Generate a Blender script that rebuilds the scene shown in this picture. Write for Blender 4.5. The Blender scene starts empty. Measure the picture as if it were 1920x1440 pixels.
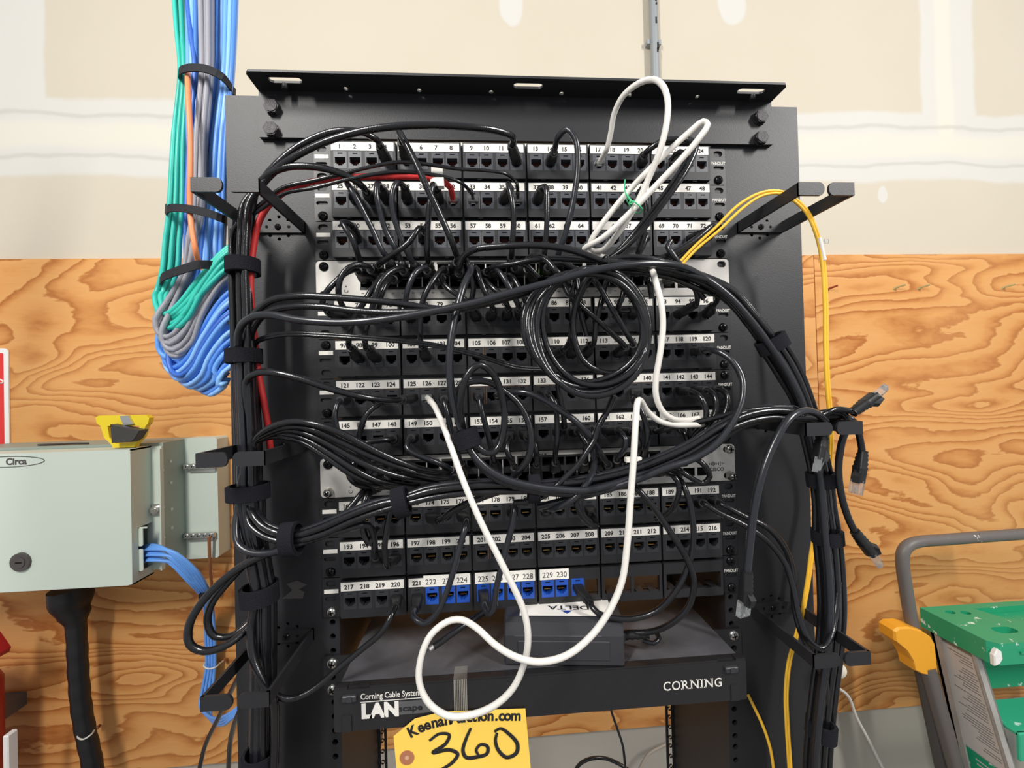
import bpy, math, random
from mathutils import Vector, Matrix
from mathutils.geometry import tessellate_polygon
random.seed(7)
S = bpy.context.scene
COL = S.collection
PI = math.pi
ZT = 2070.0            # height of the top patch panel's upper edge above the floor, mm

# ---------------------------------------------------------------- camera
CAM = Vector((-58.2, -492.1, -282.6)); F = 796.18
CR = Vector((0.99720426, -0.06986114, -0.02651588))
CU = Vector((0.02573615, -0.01203781, 0.99959629))
CF = Vector((0.07015213, 0.99748409, 0.0102062))
cd = bpy.data.cameras.new('camera'); cd.sensor_width = 36; cd.lens = 36*F/1920; cd.clip_start = .02
cam = bpy.data.objects.new('camera', cd); COL.objects.link(cam)
m = Matrix.Identity(4)
for i in range(3):
    m[i][0] = CR[i]; m[i][1] = CU[i]; m[i][2] = -CF[i]
m.translation = Vector((CAM.x, CAM.y, CAM.z+ZT))/1000
cam.matrix_world = m
S.camera = cam

# ---------------------------------------------------------------- light and exposure
w = bpy.data.worlds.new('world'); S.world = w; w.use_nodes = True
w.node_tree.nodes['Background'].inputs[0].default_value = (.93, .96, 1, 1)
w.node_tree.nodes['Background'].inputs[1].default_value = .42
S.view_settings.view_transform = 'Standard'; S.view_settings.look = 'None'
S.view_settings.exposure = 0.14; S.view_settings.gamma = 1
def lamp(name, x, y, z, sx, sy, power, col, aim):
    l = bpy.data.lights.new(name, 'AREA'); l.shape = 'RECTANGLE'; l.size = sx; l.size_y = sy
    l.energy = power; l.color = col
    o = bpy.data.objects.new(name, l); COL.objects.link(o)
    o.location = (x/1000, y/1000, (z+ZT)/1000)
    d = Vector(aim)-Vector((x, y, z))
    o.rotation_euler = d.to_track_quat('-Z', 'Y').to_euler()
lamp('ceiling_lamp_left', -900, -1300, 880, .16, .8, 33, (1, .97, .92), (-200, 100, -400))
lamp('ceiling_lamp_right', 1550, -1350, 900, .16, .8, 37, (1, .97, .93), (400, 200, -400))

# ---------------------------------------------------------------- helpers
def at(x, y, Y):
    d = CF + CR*((x-960)/F) - CU*((y-720)/F)
    return CAM + d*((Y-CAM.y)/d.y)
def L(c):
    return tuple(((v/255/12.92) if v/255 <= .04045 else ((v/255+.055)/1.055)**2.4) for v in c)+(1,)
MATS = {}
def mat(name, rgb, rough=.5, metal=0, spec=.5, bump=0, bscale=400, var=0, trans=0, emit=0, alpha=1, vscale=30):
    k = bpy.data.materials.new(name); k.use_nodes = True
    nt = k.node_tree; p = nt.nodes['Principled BSDF']
    p.inputs['Base Color'].default_value = L(rgb); p.inputs['Roughness'].default_value = rough
    p.inputs['Metallic'].default_value = metal; p.inputs['Specular IOR Level'].default_value = spec
    if trans: p.inputs['Transmission Weight'].default_value = trans
    if alpha < 1: p.inputs['Alpha'].default_value = alpha
    if emit:
        p.inputs['Emission Color'].default_value = L(rgb); p.inputs['Emission Strength'].default_value = emit
    if bump or var:
        tc = nt.nodes.new('ShaderNodeTexCoord')
    if bump:
        n = nt.nodes.new('ShaderNodeTexNoise'); n.inputs['Scale'].default_value = bscale; n.inputs['Detail'].default_value = 3
        b = nt.nodes.new('ShaderNodeBump'); b.inputs['Strength'].default_value = bump; b.inputs['Distance'].default_value = .001
        nt.links.new(tc.outputs['Object'], n.inputs['Vector']); nt.links.new(n.outputs['Fac'], b.inputs['Height'])
        nt.links.new(b.outputs['Normal'], p.inputs['Normal'])
    if var:
        n = nt.nodes.new('ShaderNodeTexNoise'); n.inputs['Scale'].default_value = vscale; n.inputs['Detail'].default_value = 4
        r = nt.nodes.new('ShaderNodeValToRGB'); c = L(rgb)
        r.color_ramp.elements[0].position = .3; r.color_ramp.elements[1].position = .7
        r.color_ramp.elements[0].color = tuple(v*(1-var) for v in c[:3])+(1,)
        r.color_ramp.elements[1].color = tuple(min(1, v*(1+var)) for v in c[:3])+(1,)
        nt.links.new(tc.outputs['Object'], n.inputs['Vector']); nt.links.new(n.outputs['Fac'], r.inputs['Fac'])
        nt.links.new(r.outputs['Color'], p.inputs['Base Color'])
    MATS[name] = k
    return k
M = MATS
mat('rack_paint', (34, 34, 37), .46, 0, .45, .12, 900)
mat('panel_plastic', (31, 31, 34), .5, 0, .5, .1, 1500)
mat('panel_steel', (31, 31, 34), .4, 0, .5)
mat('jack_plastic', (45, 46, 50), .42)
mat('jack_grey', (72, 74, 80), .4)
mat('jack_blue', (28, 76, 170), .4)
mat('dark_void', (10, 9, 9), .9, 0, .2)
mat('brown_inside', (62, 26, 16), .7, 0, .3)
mat('gold', (230, 180, 105), .3, .8)
mat('label_white', (240, 236, 228), .55)
mat('ink', (28, 26, 28), .7)
mat('print_white', (225, 222, 215), .6)
mat('switch_silver', (208, 204, 198), .42, .25, .5, .1, 2500)
mat('screw_black', (30, 30, 33), .22, .7)
mat('screw_steel', (195, 193, 188), .25, .95)
mat('bolt_dark', (58, 56, 58), .4, .6, .5, .4, 1200)
mat('cable_black', (21, 21, 24), .2, 0, .6, .12, 700)
mat('cable_grey_black', (33, 34, 39), .24, 0, .6)
mat('boot_black', (25, 25, 27), .45, 0, .5)
mat('cable_white', (222, 218, 211), .42, 0, .5)
mat('cable_red', (196, 44, 44), .42)
mat('cable_yellow', (244, 190, 58), .42)
mat('cable_blue', (104, 162, 238), .42, var=.14, vscale=9)
mat('cable_pale_blue', (134, 186, 246), .4, var=.1, vscale=9)
mat('cable_mid_blue', (78, 136, 222), .42, var=.1, vscale=9)
mat('cable_deep_blue', (52, 100, 188), .42)
mat('cable_teal', (54, 196, 178), .42, var=.12, vscale=9)
mat('cable_grey', (148, 148, 156), .45)
mat('cable_orange', (240, 142, 92), .45)
mat('clear_plastic', (235, 238, 240), .12, 0, .6, 0, 0, 0, .85)
mat('velcro', (27, 27, 33), .95, 0, .2, 1, 900)
mat('strap_black', (22, 22, 28), .8)
mat('twist_green', (70, 190, 130), .4)
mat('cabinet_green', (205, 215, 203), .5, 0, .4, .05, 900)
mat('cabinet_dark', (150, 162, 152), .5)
mat('lock_grey', (92, 86, 84), .45, .4)
mat('aluminium', (205, 205, 202), .35, .9)
mat('copper', (168, 112, 76), .5, .4)
mat('tape_yellow', (240, 212, 40), .45)
mat('dark_plastic', (62, 60, 56), .5)
mat('sign_red', (226, 52, 50), .45)
mat('white_paint', (243, 240, 236), .45)
mat('extinguisher_red', (168, 36, 34), .4)
mat('conduit_grey', (158, 162, 164), .5, .3)
mat('tag_yellow', (250, 208, 88), .7)
mat('tag_eyelet', (172, 112, 80), .7)
mat('tag_card', (205, 160, 130), .7)
mat('adapter_black', (48, 48, 52), .42, 0, .5, .15, 1500)
mat('adapter_blue', (40, 60, 140), .5)
mat('housing_black', (31, 30, 32), .42, 0, .5, .15, 900)
mat('dusty_black', (76, 76, 80), .6, 0, .4, .3, 500, var=.3, vscale=18)
mat('logo_grey', (84, 84, 86), .5)
mat('film_clear', (190, 185, 175), .3, 0, .5, 0, 0, 0, 0, 0, .12)
mat('film_rib', (178, 170, 158), .4)
mat('ladder_tube', (104, 99, 96), .4, .2)
mat('ladder_rail', (166, 163, 158), .55, .1, .4, .2, 120, var=.2, vscale=14)
mat('ladder_leg', (74, 72, 70), .5)
mat('ladder_orange', (240, 168, 44), .4)
mat('ladder_label', (204, 197, 190), .6)
mat('led_green', (150, 240, 60), .5, 0, .5, 0, 0, 0, 0, 4)
mat('bulb_pale', (225, 215, 195), .3)
mat('tan_cord', (170, 160, 145), .6)

def spatter(name, rgb, paint, thr, scale, rough=.45):
    """painted surface with drops of another paint on it"""
    k = mat(name, rgb, rough); nt = k.node_tree; p = nt.nodes['Principled BSDF']
    tc = nt.nodes.new('ShaderNodeTexCoord'); n = nt.nodes.new('ShaderNodeTexNoise')
    n.inputs['Scale'].default_value = scale; n.inputs['Detail'].default_value = 5; n.inputs['Roughness'].default_value = .6
    r = nt.nodes.new('ShaderNodeValToRGB'); r.color_ramp.elements[0].position = thr; r.color_ramp.elements[1].position = thr+.03
    r.color_ramp.elements[0].color = L(rgb); r.color_ramp.elements[1].color = L(paint)
    nt.links.new(tc.outputs['Object'], n.inputs['Vector']); nt.links.new(n.outputs['Fac'], r.inputs['Fac'])
    nt.links.new(r.outputs['Color'], p.inputs['Base Color'])
spatter('ladder_green', (40, 158, 114), (215, 236, 226), .63, 30, .38)
spatter('ladder_green_light', (52, 172, 132), (205, 236, 222), .62, 18)
spatter('ladder_tube_splashed', (104, 99, 96), (232, 228, 220), .67, 42)

class Nodes:
    """small helper to write node maths"""
    def __init__(s, k):
        s.nt = k.node_tree; s.p = s.nt.nodes['Principled BSDF']
        s.tc = s.nt.nodes.new('ShaderNodeTexCoord')
    def n(s, t, **kw):
        x = s.nt.nodes.new(t)
        for a, v in kw.items(): setattr(x, a, v)
        return x
    def put(s, sock, v):
        if isinstance(v, (int, float)): sock.default_value = v
        elif isinstance(v, tuple): sock.default_value = v
        else: s.nt.links.new(v, sock)
    def math(s, op, a, b=0.0, c=0.0, clamp=False):
        x = s.n('ShaderNodeMath', operation=op, use_clamp=clamp)
        s.put(x.inputs[0], a); s.put(x.inputs[1], b); s.put(x.inputs[2], c)
        return x.outputs[0]
    def noise(s, scale, detail=3, vec=None, map=None, dist=0, rough=.5):
        v = vec or s.tc.outputs['Object']
        if map:
            mp = s.n('ShaderNodeMapping'); mp.inputs['Scale'].default_value = map
            s.nt.links.new(v, mp.inputs['Vector']); v = mp.outputs['Vector']
        x = s.n('ShaderNodeTexNoise'); x.inputs['Scale'].default_value = scale; x.inputs['Detail'].default_value = detail
        x.inputs['Distortion'].default_value = dist; x.inputs['Roughness'].default_value = rough
        s.nt.links.new(v, x.inputs['Vector']); return x.outputs['Fac']
    def step(s, x, a, b):
        q = s.n('ShaderNodeMapRange', interpolation_type='SMOOTHSTEP'); s.put(q.inputs['Value'], x)
        q.inputs['From Min'].default_value = a; q.inputs['From Max'].default_value = b
        return q.outputs['Result']
    def mix(s, f, a, b):
        x = s.n('ShaderNodeMix', data_type='RGBA'); s.put(x.inputs[0], f); s.put(x.inputs[6], a); s.put(x.inputs[7], b)
        return x.outputs[2]

def wall_material():
    k = mat('wall_gypsum', (222, 208, 184), .8, 0, .2)
    N = Nodes(k); sep = N.n('ShaderNodeSeparateXYZ'); N.nt.links.new(N.tc.outputs['Object'], sep.inputs[0])
    X, Z = sep.outputs[0], sep.outputs[2]
    wob = N.math('MULTIPLY', N.math('SUBTRACT', N.noise(7, 3), .5), .03)
    Xw = N.math('ADD', X, wob); Zw = N.math('ADD', Z, N.math('ADD', wob, N.math('MULTIPLY', N.math('SUBTRACT', N.noise(1.3, 2), .5), .03)))
    z = lambda v: (v+ZT)/1000
    def band(s, a, b, soft=.008):
        return N.math('MULTIPLY', N.step(s, a-soft, a+soft), N.math('SUBTRACT', 1, N.step(s, b-soft, b+soft)))
    def oval(x, zz, rx, rz):
        dx = N.math('DIVIDE', N.math('SUBTRACT', Xw, x/1000), rx/1000); dz = N.math('DIVIDE', N.math('SUBTRACT', Zw, z(zz)), rz/1000)
        return N.math('SUBTRACT', 1, N.step(N.math('ADD', N.math('MULTIPLY', dx, dx), N.math('MULTIPLY', dz, dz)), .7, 1.15))
    hb = band(Zw, z(262), z(452)); lb = N.math('MULTIPLY', band(Xw, -1.62, -1.09, .006), N.step(Z, z(300), z(320)))
    rb = N.math('MULTIPLY', band(Xw, 1.187, 1.352), N.step(Z, z(300), z(330)))
    e = hb
    for q in (lb, rb, oval(45, 722, 32, 62), oval(645, 748, 42, 60), oval(1062, 226, 14, 24)): e = N.math('MAXIMUM', e, q)
    ed = N.math('MAXIMUM', band(Zw, z(407), z(417), .004), band(Zw, z(304), z(313), .004))
    tape = N.math('MAXIMUM', band(Zw, z(330), z(392), .012), N.math('MULTIPLY', band(Xw, 1.232, 1.282, .008), N.step(Z, z(330), z(380))))
    grime = N.noise(3.5, 5)
    low = N.math('SUBTRACT', 1, N.step(Z, z(-1130), z(-1115)))
    base = N.mix(N.math('MULTIPLY', grime, .55), L((210, 201, 184)), L((198, 188, 169)))
    base = N.mix(low, base, L((180, 174, 163)))  # same gypsum tinted greyer below the plywood; its shade is put into the colour
    comp = N.mix(N.math('MULTIPLY', grime, .6), L((216, 214, 208)), L((206, 204, 198)))
    comp = N.mix(N.math('MULTIPLY', tape, .75), comp, L((222, 218, 204)))
    comp = N.mix(N.math('MULTIPLY', ed, .55), comp, L((188, 185, 177)))
    N.put(N.p.inputs['Base Color'], N.mix(N.math('MULTIPLY', e, .92), base, comp))
    b = N.n('ShaderNodeBump'); b.inputs['Strength'].default_value = .15; b.inputs['Distance'].default_value = .001
    N.put(b.inputs['Height'], N.noise(180, 2)); N.put(N.p.inputs['Normal'], b.outputs[0])
    return k
wall_material()

def ply_material():
    k = mat('plywood', (226, 166, 102), .55, 0, .25)
    N = Nodes(k)
    info = N.n('ShaderNodeObjectInfo')
    off = N.n('ShaderNodeVectorMath', operation='ADD'); N.nt.links.new(N.tc.outputs['Object'], off.inputs[0])
    cmb = N.n('ShaderNodeCombineXYZ'); N.put(cmb.inputs[0], N.math('MULTIPLY', info.outputs['Random'], 7)); N.nt.links.new(cmb.outputs[0], off.inputs[1])
    v = off.outputs[0]
    f = N.noise(1.0, 2.4, v, (1.15, 1, 3.3), .5, .45)
    fine = N.noise(1.0, 3, v, (11, 1, 30), .3, .6)
    ph = N.math('ADD', N.math('MULTIPLY', f, 27), N.math('MULTIPLY', fine, 1.0))
    ring = N.math('FRACT', ph)
    r = N.n('ShaderNodeValToRGB'); cr = r.color_ramp
    cr.elements[0].position = 0; cr.elements[0].color = L((222, 163, 99))
    cr.elements[1].position = .45; cr.elements[1].color = L((218, 155, 90))
    for ps, c in ((.74, (198, 130, 68)), (.9, (174, 103, 47)), (.95, (188, 120, 60)), (1, (222, 163, 99))):
        q = cr.elements.new(ps); q.color = L(c)
    N.nt.links.new(ring, r.inputs[0])
    fib = N.noise(1.0, 4, v, (14, 1, 520), 0, .6)
    big = N.noise(1.6, 2, v)
    c = N.mix(N.math('MULTIPLY', N.step(fib, .5, .75), .28), r.outputs[0], L((196, 132, 72)))
    c = N.mix(N.math('MULTIPLY', N.step(big, .4, .7), .3), c, L((226, 172, 110)))
    vor = N.n('ShaderNodeTexVoronoi'); vor.inputs['Scale'].default_value = 5.0
    N.nt.links.new(v, vor.inputs['Vector'])
    c = N.mix(N.math('MULTIPLY', N.math('SUBTRACT', 1, N.step(vor.outputs['Distance'], .01, .03)), .6), c, L((150, 92, 46)))
    N.put(N.p.inputs['Base Color'], c)
    b = N.n('ShaderNodeBump'); b.inputs['Strength'].default_value = .2; b.inputs['Distance'].default_value = .0006
    N.put(b.inputs['Height'], fib); N.put(N.p.inputs['Normal'], b.outputs[0])
ply_material()

class MB:
    """mesh builder in millimetres; faces carry a material slot index"""
    def __init__(s): s.v = []; s.f = []; s.m = []; s.sm = []
    def add(s, vs, fs, mi=0, smooth=False):
        o = len(s.v); s.v += [tuple(v) for v in vs]
        for f in fs: s.f.append(tuple(i+o for i in f)); s.m.append(mi); s.sm.append(smooth)
    def box(s, x0, x1, y0, y1, z0, z1, mi=0, ch=0):
        if ch <= 0:
            s.add([(x, y, z) for x in (x0, x1) for y in (y0, y1) for z in (z0, z1)],
                  [(0, 1, 3, 2), (4, 6, 7, 5), (0, 4, 5, 1), (2, 3, 7, 6), (0, 2, 6, 4), (1, 5, 7, 3)], mi)
        else:
            pr = [(x0+ch, z0), (x1-ch, z0), (x1, z0+ch), (x1, z1-ch), (x1-ch, z1), (x0+ch, z1), (x0, z1-ch), (x0, z0+ch)]
            s.prism(pr, y0, y1, mi, bev=min(ch, abs(y1-y0)*.4))
    def prism(s, poly, y0, y1, mi=0, holes=(), bev=0, back=True):
        """outline in XZ, pushed from y0 (front) to y1"""
        rings = [poly]+list(holes)
        pts = [p for r in rings for p in r]; n = len(pts)
        tri = tessellate_polygon([[Vector((p[0], p[1], 0)) for p in r] for r in rings])
        if bev and not holes:
            cx = sum(p[0] for p in poly)/len(poly); cz = sum(p[1] for p in poly)/len(poly)
            xr = max(abs(p[0]-cx) for p in poly) or 1; zr = max(abs(p[1]-cz) for p in poly) or 1
            ins = [(cx+(p[0]-cx)*(1-bev/xr), cz+(p[1]-cz)*(1-bev/zr)) for p in poly]
            s.add([(p[0], y0, p[1]) for p in ins]+[(p[0], y0+bev, p[1]) for p in poly]+[(p[0], y1, p[1]) for p in poly],
                  [tuple(t) for t in tri], mi)
            o = len(s.v)-3*n
            for i in range(n):
                j = (i+1) % n
                for a in (0, n): s.f.append((o+a+i, o+a+j, o+a+n+j, o+a+n+i)); s.m.append(mi); s.sm.append(False)
            s.f += [tuple(o+2*n+i for i in t) for t in tri]; s.m += [mi]*len(tri); s.sm += [False]*len(tri)
            return
        vs = [(p[0], y0, p[1]) for p in pts]+[(p[0], y1, p[1]) for p in pts]
        fs = [tuple(t) for t in tri]
        if back: fs += [tuple(i+n for i in t) for t in tri]
        o = 0
        for r in rings:
            k = len(r)
            for i in range(k):
                j = (i+1) % k; fs.append((o+i, o+j, o+j+n, o+i+n))
            o += k
        s.add(vs, fs, mi)
    def cyl(s, c, r, y0, y1, n=16, mi=0, r2=None):
        """cylinder along Y"""
        r2 = r if r2 is None else r2
        a = [2*PI*i/n for i in range(n)]
        s.add([(c[0]+r*math.cos(t), y0, c[1]+r*math.sin(t)) for t in a]+[(c[0]+r2*math.cos(t), y1, c[1]+r2*math.sin(t)) for t in a],
              [tuple(range(n)), tuple(range(2*n-1, n-1, -1))]+[(i, (i+1) % n, n+(i+1) % n, n+i) for i in range(n)], mi)
    def dome(s, c, r, y, h, n=14, k=4, mi=0):
        vs = [(c[0], y-h, c[1])]; fs = []
        for j in range(1, k+1):
            a = j/k*PI/2
            for i in range(n): vs.append((c[0]+r*math.sin(a)*math.cos(2*PI*i/n), y-h*math.cos(a), c[1]+r*math.sin(a)*math.sin(2*PI*i/n)))
        for i in range(n): fs.append((0, 1+(i+1) % n, 1+i))
        for j in range(k-1):
            for i in range(n):
                a = 1+j*n; fs.append((a+i, a+(i+1) % n, a+n+(i+1) % n, a+n+i))
        s.add(vs, fs, mi, True)
    def sweep(s, pts, prof, n=10, mi=0, up=None, closed=False, smooth=True):
        """prof(i, t) gives a list of (a, b) offsets along side and up axes"""
        N = len(pts); rows = []; side = None
        for i in range(N):
            if closed: t = (pts[(i+1) % N]-pts[i-1])
            else: t = pts[min(i+1, N-1)]-pts[max(i-1, 0)]
            if t.length < 1e-9: t = Vector((0, -1, 0))
            t.normalize()
            if up is not None:
                sd = t.cross(up if isinstance(up, Vector) else up[i])
            elif side is None:
                u0 = Vector((0, 0, 1)) if abs(t.z) < .9 else Vector((1, 0, 0)); sd = t.cross(u0)
            else: sd = side-t*side.dot(t)
            if sd.length < 1e-6: sd = t.orthogonal()
            sd.normalize(); side = sd; u = sd.cross(t)
            pr = prof(i, i/max(1, N-1)); rows.append([pts[i]+sd*a+u*b for a, b in pr])
        k = len(rows[0]); vs = [p for r in rows for p in r]; fs = []
        for i in range(N if closed else N-1):
            j = (i+1) % N
            for q in range(k): fs.append((i*k+q, i*k+(q+1) % k, j*k+(q+1) % k, j*k+q))
        s.add(vs, fs, mi, smooth)
        if not closed:
            s.add(rows[0], [tuple(range(k))[::-1]], mi); s.add(rows[-1], [tuple(range(k))], mi)
    def tube(s, pts, r, n=10, mi=0, closed=False):
        c = [(r*math.cos(2*PI*i/n), r*math.sin(2*PI*i/n)) for i in range(n)]
        s.sweep(pts, lambda i, t: c, n, mi, None, closed)
    def text(s, st, x, y, z, h, mi=0, align='C', sx=1.0, rot=0, bold=0, font=None, shear=0):
        vs, fs, wd = glyphs(st, bold, shear); k = h/CAPH
        dx = {'C': -wd*k*sx/2, 'L': 0, 'R': -wd*k*sx}[align]; c, q = math.cos(rot), math.sin(rot)
        out = []
        for a, b in vs:
            a = a*k*sx+dx; b = b*k; out.append((x+a*c-b*q, y, z+a*q+b*c))
        s.add(out, fs, mi)
    def build(s, name, mats, parent=None, base=None):
        base = base or Vector((0, 0, 0))
        me = bpy.data.meshes.new(name)
        me.from_pydata([((v[0]-base[0])/1000, (v[1]-base[1])/1000, (v[2]-base[2])/1000) for v in s.v], [], s.f)
        for q in ([mats] if isinstance(mats, str) else mats): me.materials.append(M[q])
        me.polygons.foreach_set('material_index', s.m); me.polygons.foreach_set('use_smooth', s.sm)
        import bmesh
        b = bmesh.new(); b.from_mesh(me); bmesh.ops.recalc_face_normals(b, faces=b.faces); b.to_mesh(me); b.free()
        o = bpy.data.objects.new(name, me); COL.objects.link(o)
        if parent: o.parent = parent; o.location = (base[0]/1000, base[1]/1000, base[2]/1000)
        else: o.location = (base[0]/1000, base[1]/1000, (base[2]+ZT)/1000)
        return o
_gc = {}; CAPH = .7
def glyphs(st, bold=0, shear=0):
    key = (st, bold, shear)
    if key in _gc: return _gc[key]
    cu = bpy.data.curves.new('tmp', 'FONT'); cu.body = st; cu.size = 1; cu.resolution_u = 3; cu.offset = bold; cu.shear = shear
    o = bpy.data.objects.new('tmp', cu); COL.objects.link(o)
    me = o.to_mesh(); vs = [(v.co.x, v.co.y) for v in me.vertices]; fs = [tuple(p.vertices) for p in me.polygons]
    wd = (max(v[0] for v in vs) if vs else 0); o.to_mesh_clear()
    bpy.data.objects.remove(o); bpy.data.curves.remove(cu)
    _gc[key] = (vs, fs, wd); return _gc[key]
vv = glyphs('H')[0]; CAPH = max(v[1] for v in vv)

def tag(o, label, cat, group=None):
    o['label'] = label; o['category'] = cat
    if group: o['group'] = group
    return o
def thing(name, label, cat, base=(0, 0, 0), group=None):
    o = bpy.data.objects.new(name, None); COL.objects.link(o); o.empty_display_size = .02
    o.location = (base[0]/1000, base[1]/1000, (base[2]+ZT)/1000)
    return tag(o, label, cat, group)
def rel(o):            # parts of a thing are written in rack coordinates; base is the thing's own place
    return Vector((o.location.x*1000, o.location.y*1000, o.location.z*1000-ZT))
def part(mb, name, mats, root, label=None):
    """part written in rack coordinates under a top-level Empty"""
    b = rel(root)
    mb.v = [(v[0]-b.x, v[1]-b.y, v[2]-b.z) for v in mb.v]
    o = mb.build(name, mats, root)
    if label: o['label'] = label
    return o
def sub(mb, name, mats, parent, root, label=None):
    b = rel(root)
    mb.v = [(v[0]-b.x, v[1]-b.y, v[2]-b.z) for v in mb.v]
    o = mb.build(name, mats, parent)
    if label: o['label'] = label
    return o
def structure(o): o['kind'] = 'structure'; return o
def circ(x, z, r, n=14, sx=1): return [(x+r*sx*math.cos(2*PI*i/n), z+r*math.sin(2*PI*i/n)) for i in range(n)]
def slot(x, z, w, h, n=6):
    r = h/2; o = []
    for i in range(n+1): a = -PI/2+PI*i/n; o.append((x+w/2-r+r*math.cos(a), z+r*math.sin(a)))
    for i in range(n+1): a = PI/2+PI*i/n; o.append((x-w/2+r+r*math.cos(a), z+r*math.sin(a)))
    return o
def rrect(x0, x1, z0, z1, r, n=4):
    o = []
    for cx, cz, a0 in ((x1-r, z0+r, -PI/2), (x1-r, z1-r, 0), (x0+r, z1-r, PI/2), (x0+r, z0+r, PI)):
        for i in range(n+1): a = a0+PI/2*i/n; o.append((cx+r*math.cos(a), cz+r*math.sin(a)))
    return o
def spline(ctrl, step=5.0, closed=False):
    """centripetal-like Catmull-Rom through the control points, resampled"""
    P = [Vector(p) for p in ctrl]; out = []; n = len(P)
    if n == 2 and not closed: P = [P[0], (P[0]+P[1])/2, P[1]]; n = 3
    for i in range(n if closed else n-1):
        if closed: a, b, c, d = P[i-1], P[i], P[(i+1) % n], P[(i+2) % n]
        else: a, b, c, d = P[max(i-1, 0)] if i else P[0]*2-P[1], P[i], P[i+1], P[i+2] if i+2 < n else P[n-1]*2-P[n-2]
        t1, t2, t3 = [max(1e-3, (q-p).length)**.5 for p, q in ((a, b), (b, c), (c, d))]
        m1 = ((b-a)/t1-(c-a)/(t1+t2)+(c-b)/t2)*t2; m2 = ((c-b)/t2-(d-b)/(t2+t3)+(d-c)/t3)*t2
        k = max(2, int((c-b).length/step))
        for j in range(k):
            u = j/k; u2 = u*u; u3 = u2*u
            out.append(b*(2*u3-3*u2+1)+m1*(u3-2*u2+u)+c*(-2*u3+3*u2)+m2*(u3-u2))
    if not closed: out.append(P[-1])
    return out
def px(sv, Y=-50):
    """'x,y,Y x,y,Y ...' traced points; Y (depth in mm) carries over when left out"""
    o = []
    for q in sv.split():
        a = [float(v) for v in q.split(',')]
        if len(a) > 2: Y = a[2]
        o.append(at(a[0], a[1], Y))
    return o

# ---------------------------------------------------------------- the room
b = MB(); b.box(-2600, 3200, 602, 720, -ZT, 1200)
structure(b.build('wall_back', 'wall_gypsum', base=(0, 0, -ZT))).data.transform(Matrix.Translation((0, 0, 0)))
mat('floor_concrete', (150, 146, 140), .7, 0, .3, .2, 60, var=.15, vscale=3)
b = MB(); b.box(-2600, 3200, -2600, 602, -ZT-60, -ZT)
structure(b.build('floor', 'floor_concrete', base=(0, 0, -ZT)))

b = MB(); b.box(-1595, 842, 590, 601.5, -1168, 55)
tag(b.build('plywood_board', 'plywood'), 'wide plywood sheet on the wall left of and behind the rack', 'plywood board')
b = MB(); b.box(844.5, 2700, 590, 601.5, -1172, 56)
tag(b.build('plywood_board', 'plywood'), 'plywood sheet on the wall right of the rack behind the ladder', 'plywood board')

b = MB(); b.tube([Vector((417, 586, z)) for z in (1150, 700, 300, 60)], 11, 16)
for z in (620, 430): b.box(398, 436, 586, 601, z-6, z+6)
r = thing('conduit_pipe', 'thin grey vertical pipe on the wall above the top of the rack', 'pipe', (417, 590, 60))
b2 = MB(); b2.v, b2.f, b2.m, b2.sm = b.v, b.f, b.m, b.sm; part(b2, 'pipe', 'conduit_grey', r)
b = MB()
for i, (z, dx, h) in enumerate(((722, 3, 8), (712, 4, 5), (668, 2, 16), (600, 5, 20), (590, 4, 12))):
    b.box(417+dx-2, 417+dx+2, 574.2, 575.2, z-h/2, z+h/2)
part(b, 'pen_marks', 'ink', r)

# pegs left in the right sheet
for (x, y), lb in (((1555, 541), 'reddish wall peg in the plywood beside the yellow fibre cord'), ((1681, 539), 'pale wall peg, left one of the close pair in the right plywood sheet'),
              ((1726, 539), 'pale wall peg, right one of the close pair in the right plywood sheet'), ((1884, 538), 'pale wall peg near the right edge of the photo')):
    p = at(x, y, 585); b = MB()
    b.sweep([Vector((p.x-3, 592, p.z-4)), Vector((p.x, 585, p.z)), Vector((p.x+9, 568, p.z+4))], lambda i, t: [((3.2-i*.4)*math.cos(a*PI/4), (3.2-i*.4)*math.sin(a*PI/4)) for a in range(8)])
    mat('peg_'+('red' if x < 1600 else 'tan'), (150, 60, 40) if x < 1600 else (190, 176, 120), .5) if ('peg_'+('red' if x < 1600 else 'tan')) not in M else 0
    tag(b.build('wall_peg', 'peg_'+('red' if x < 1600 else 'tan')), lb, 'wall peg', 'pegs in the right plywood sheet')

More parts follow.
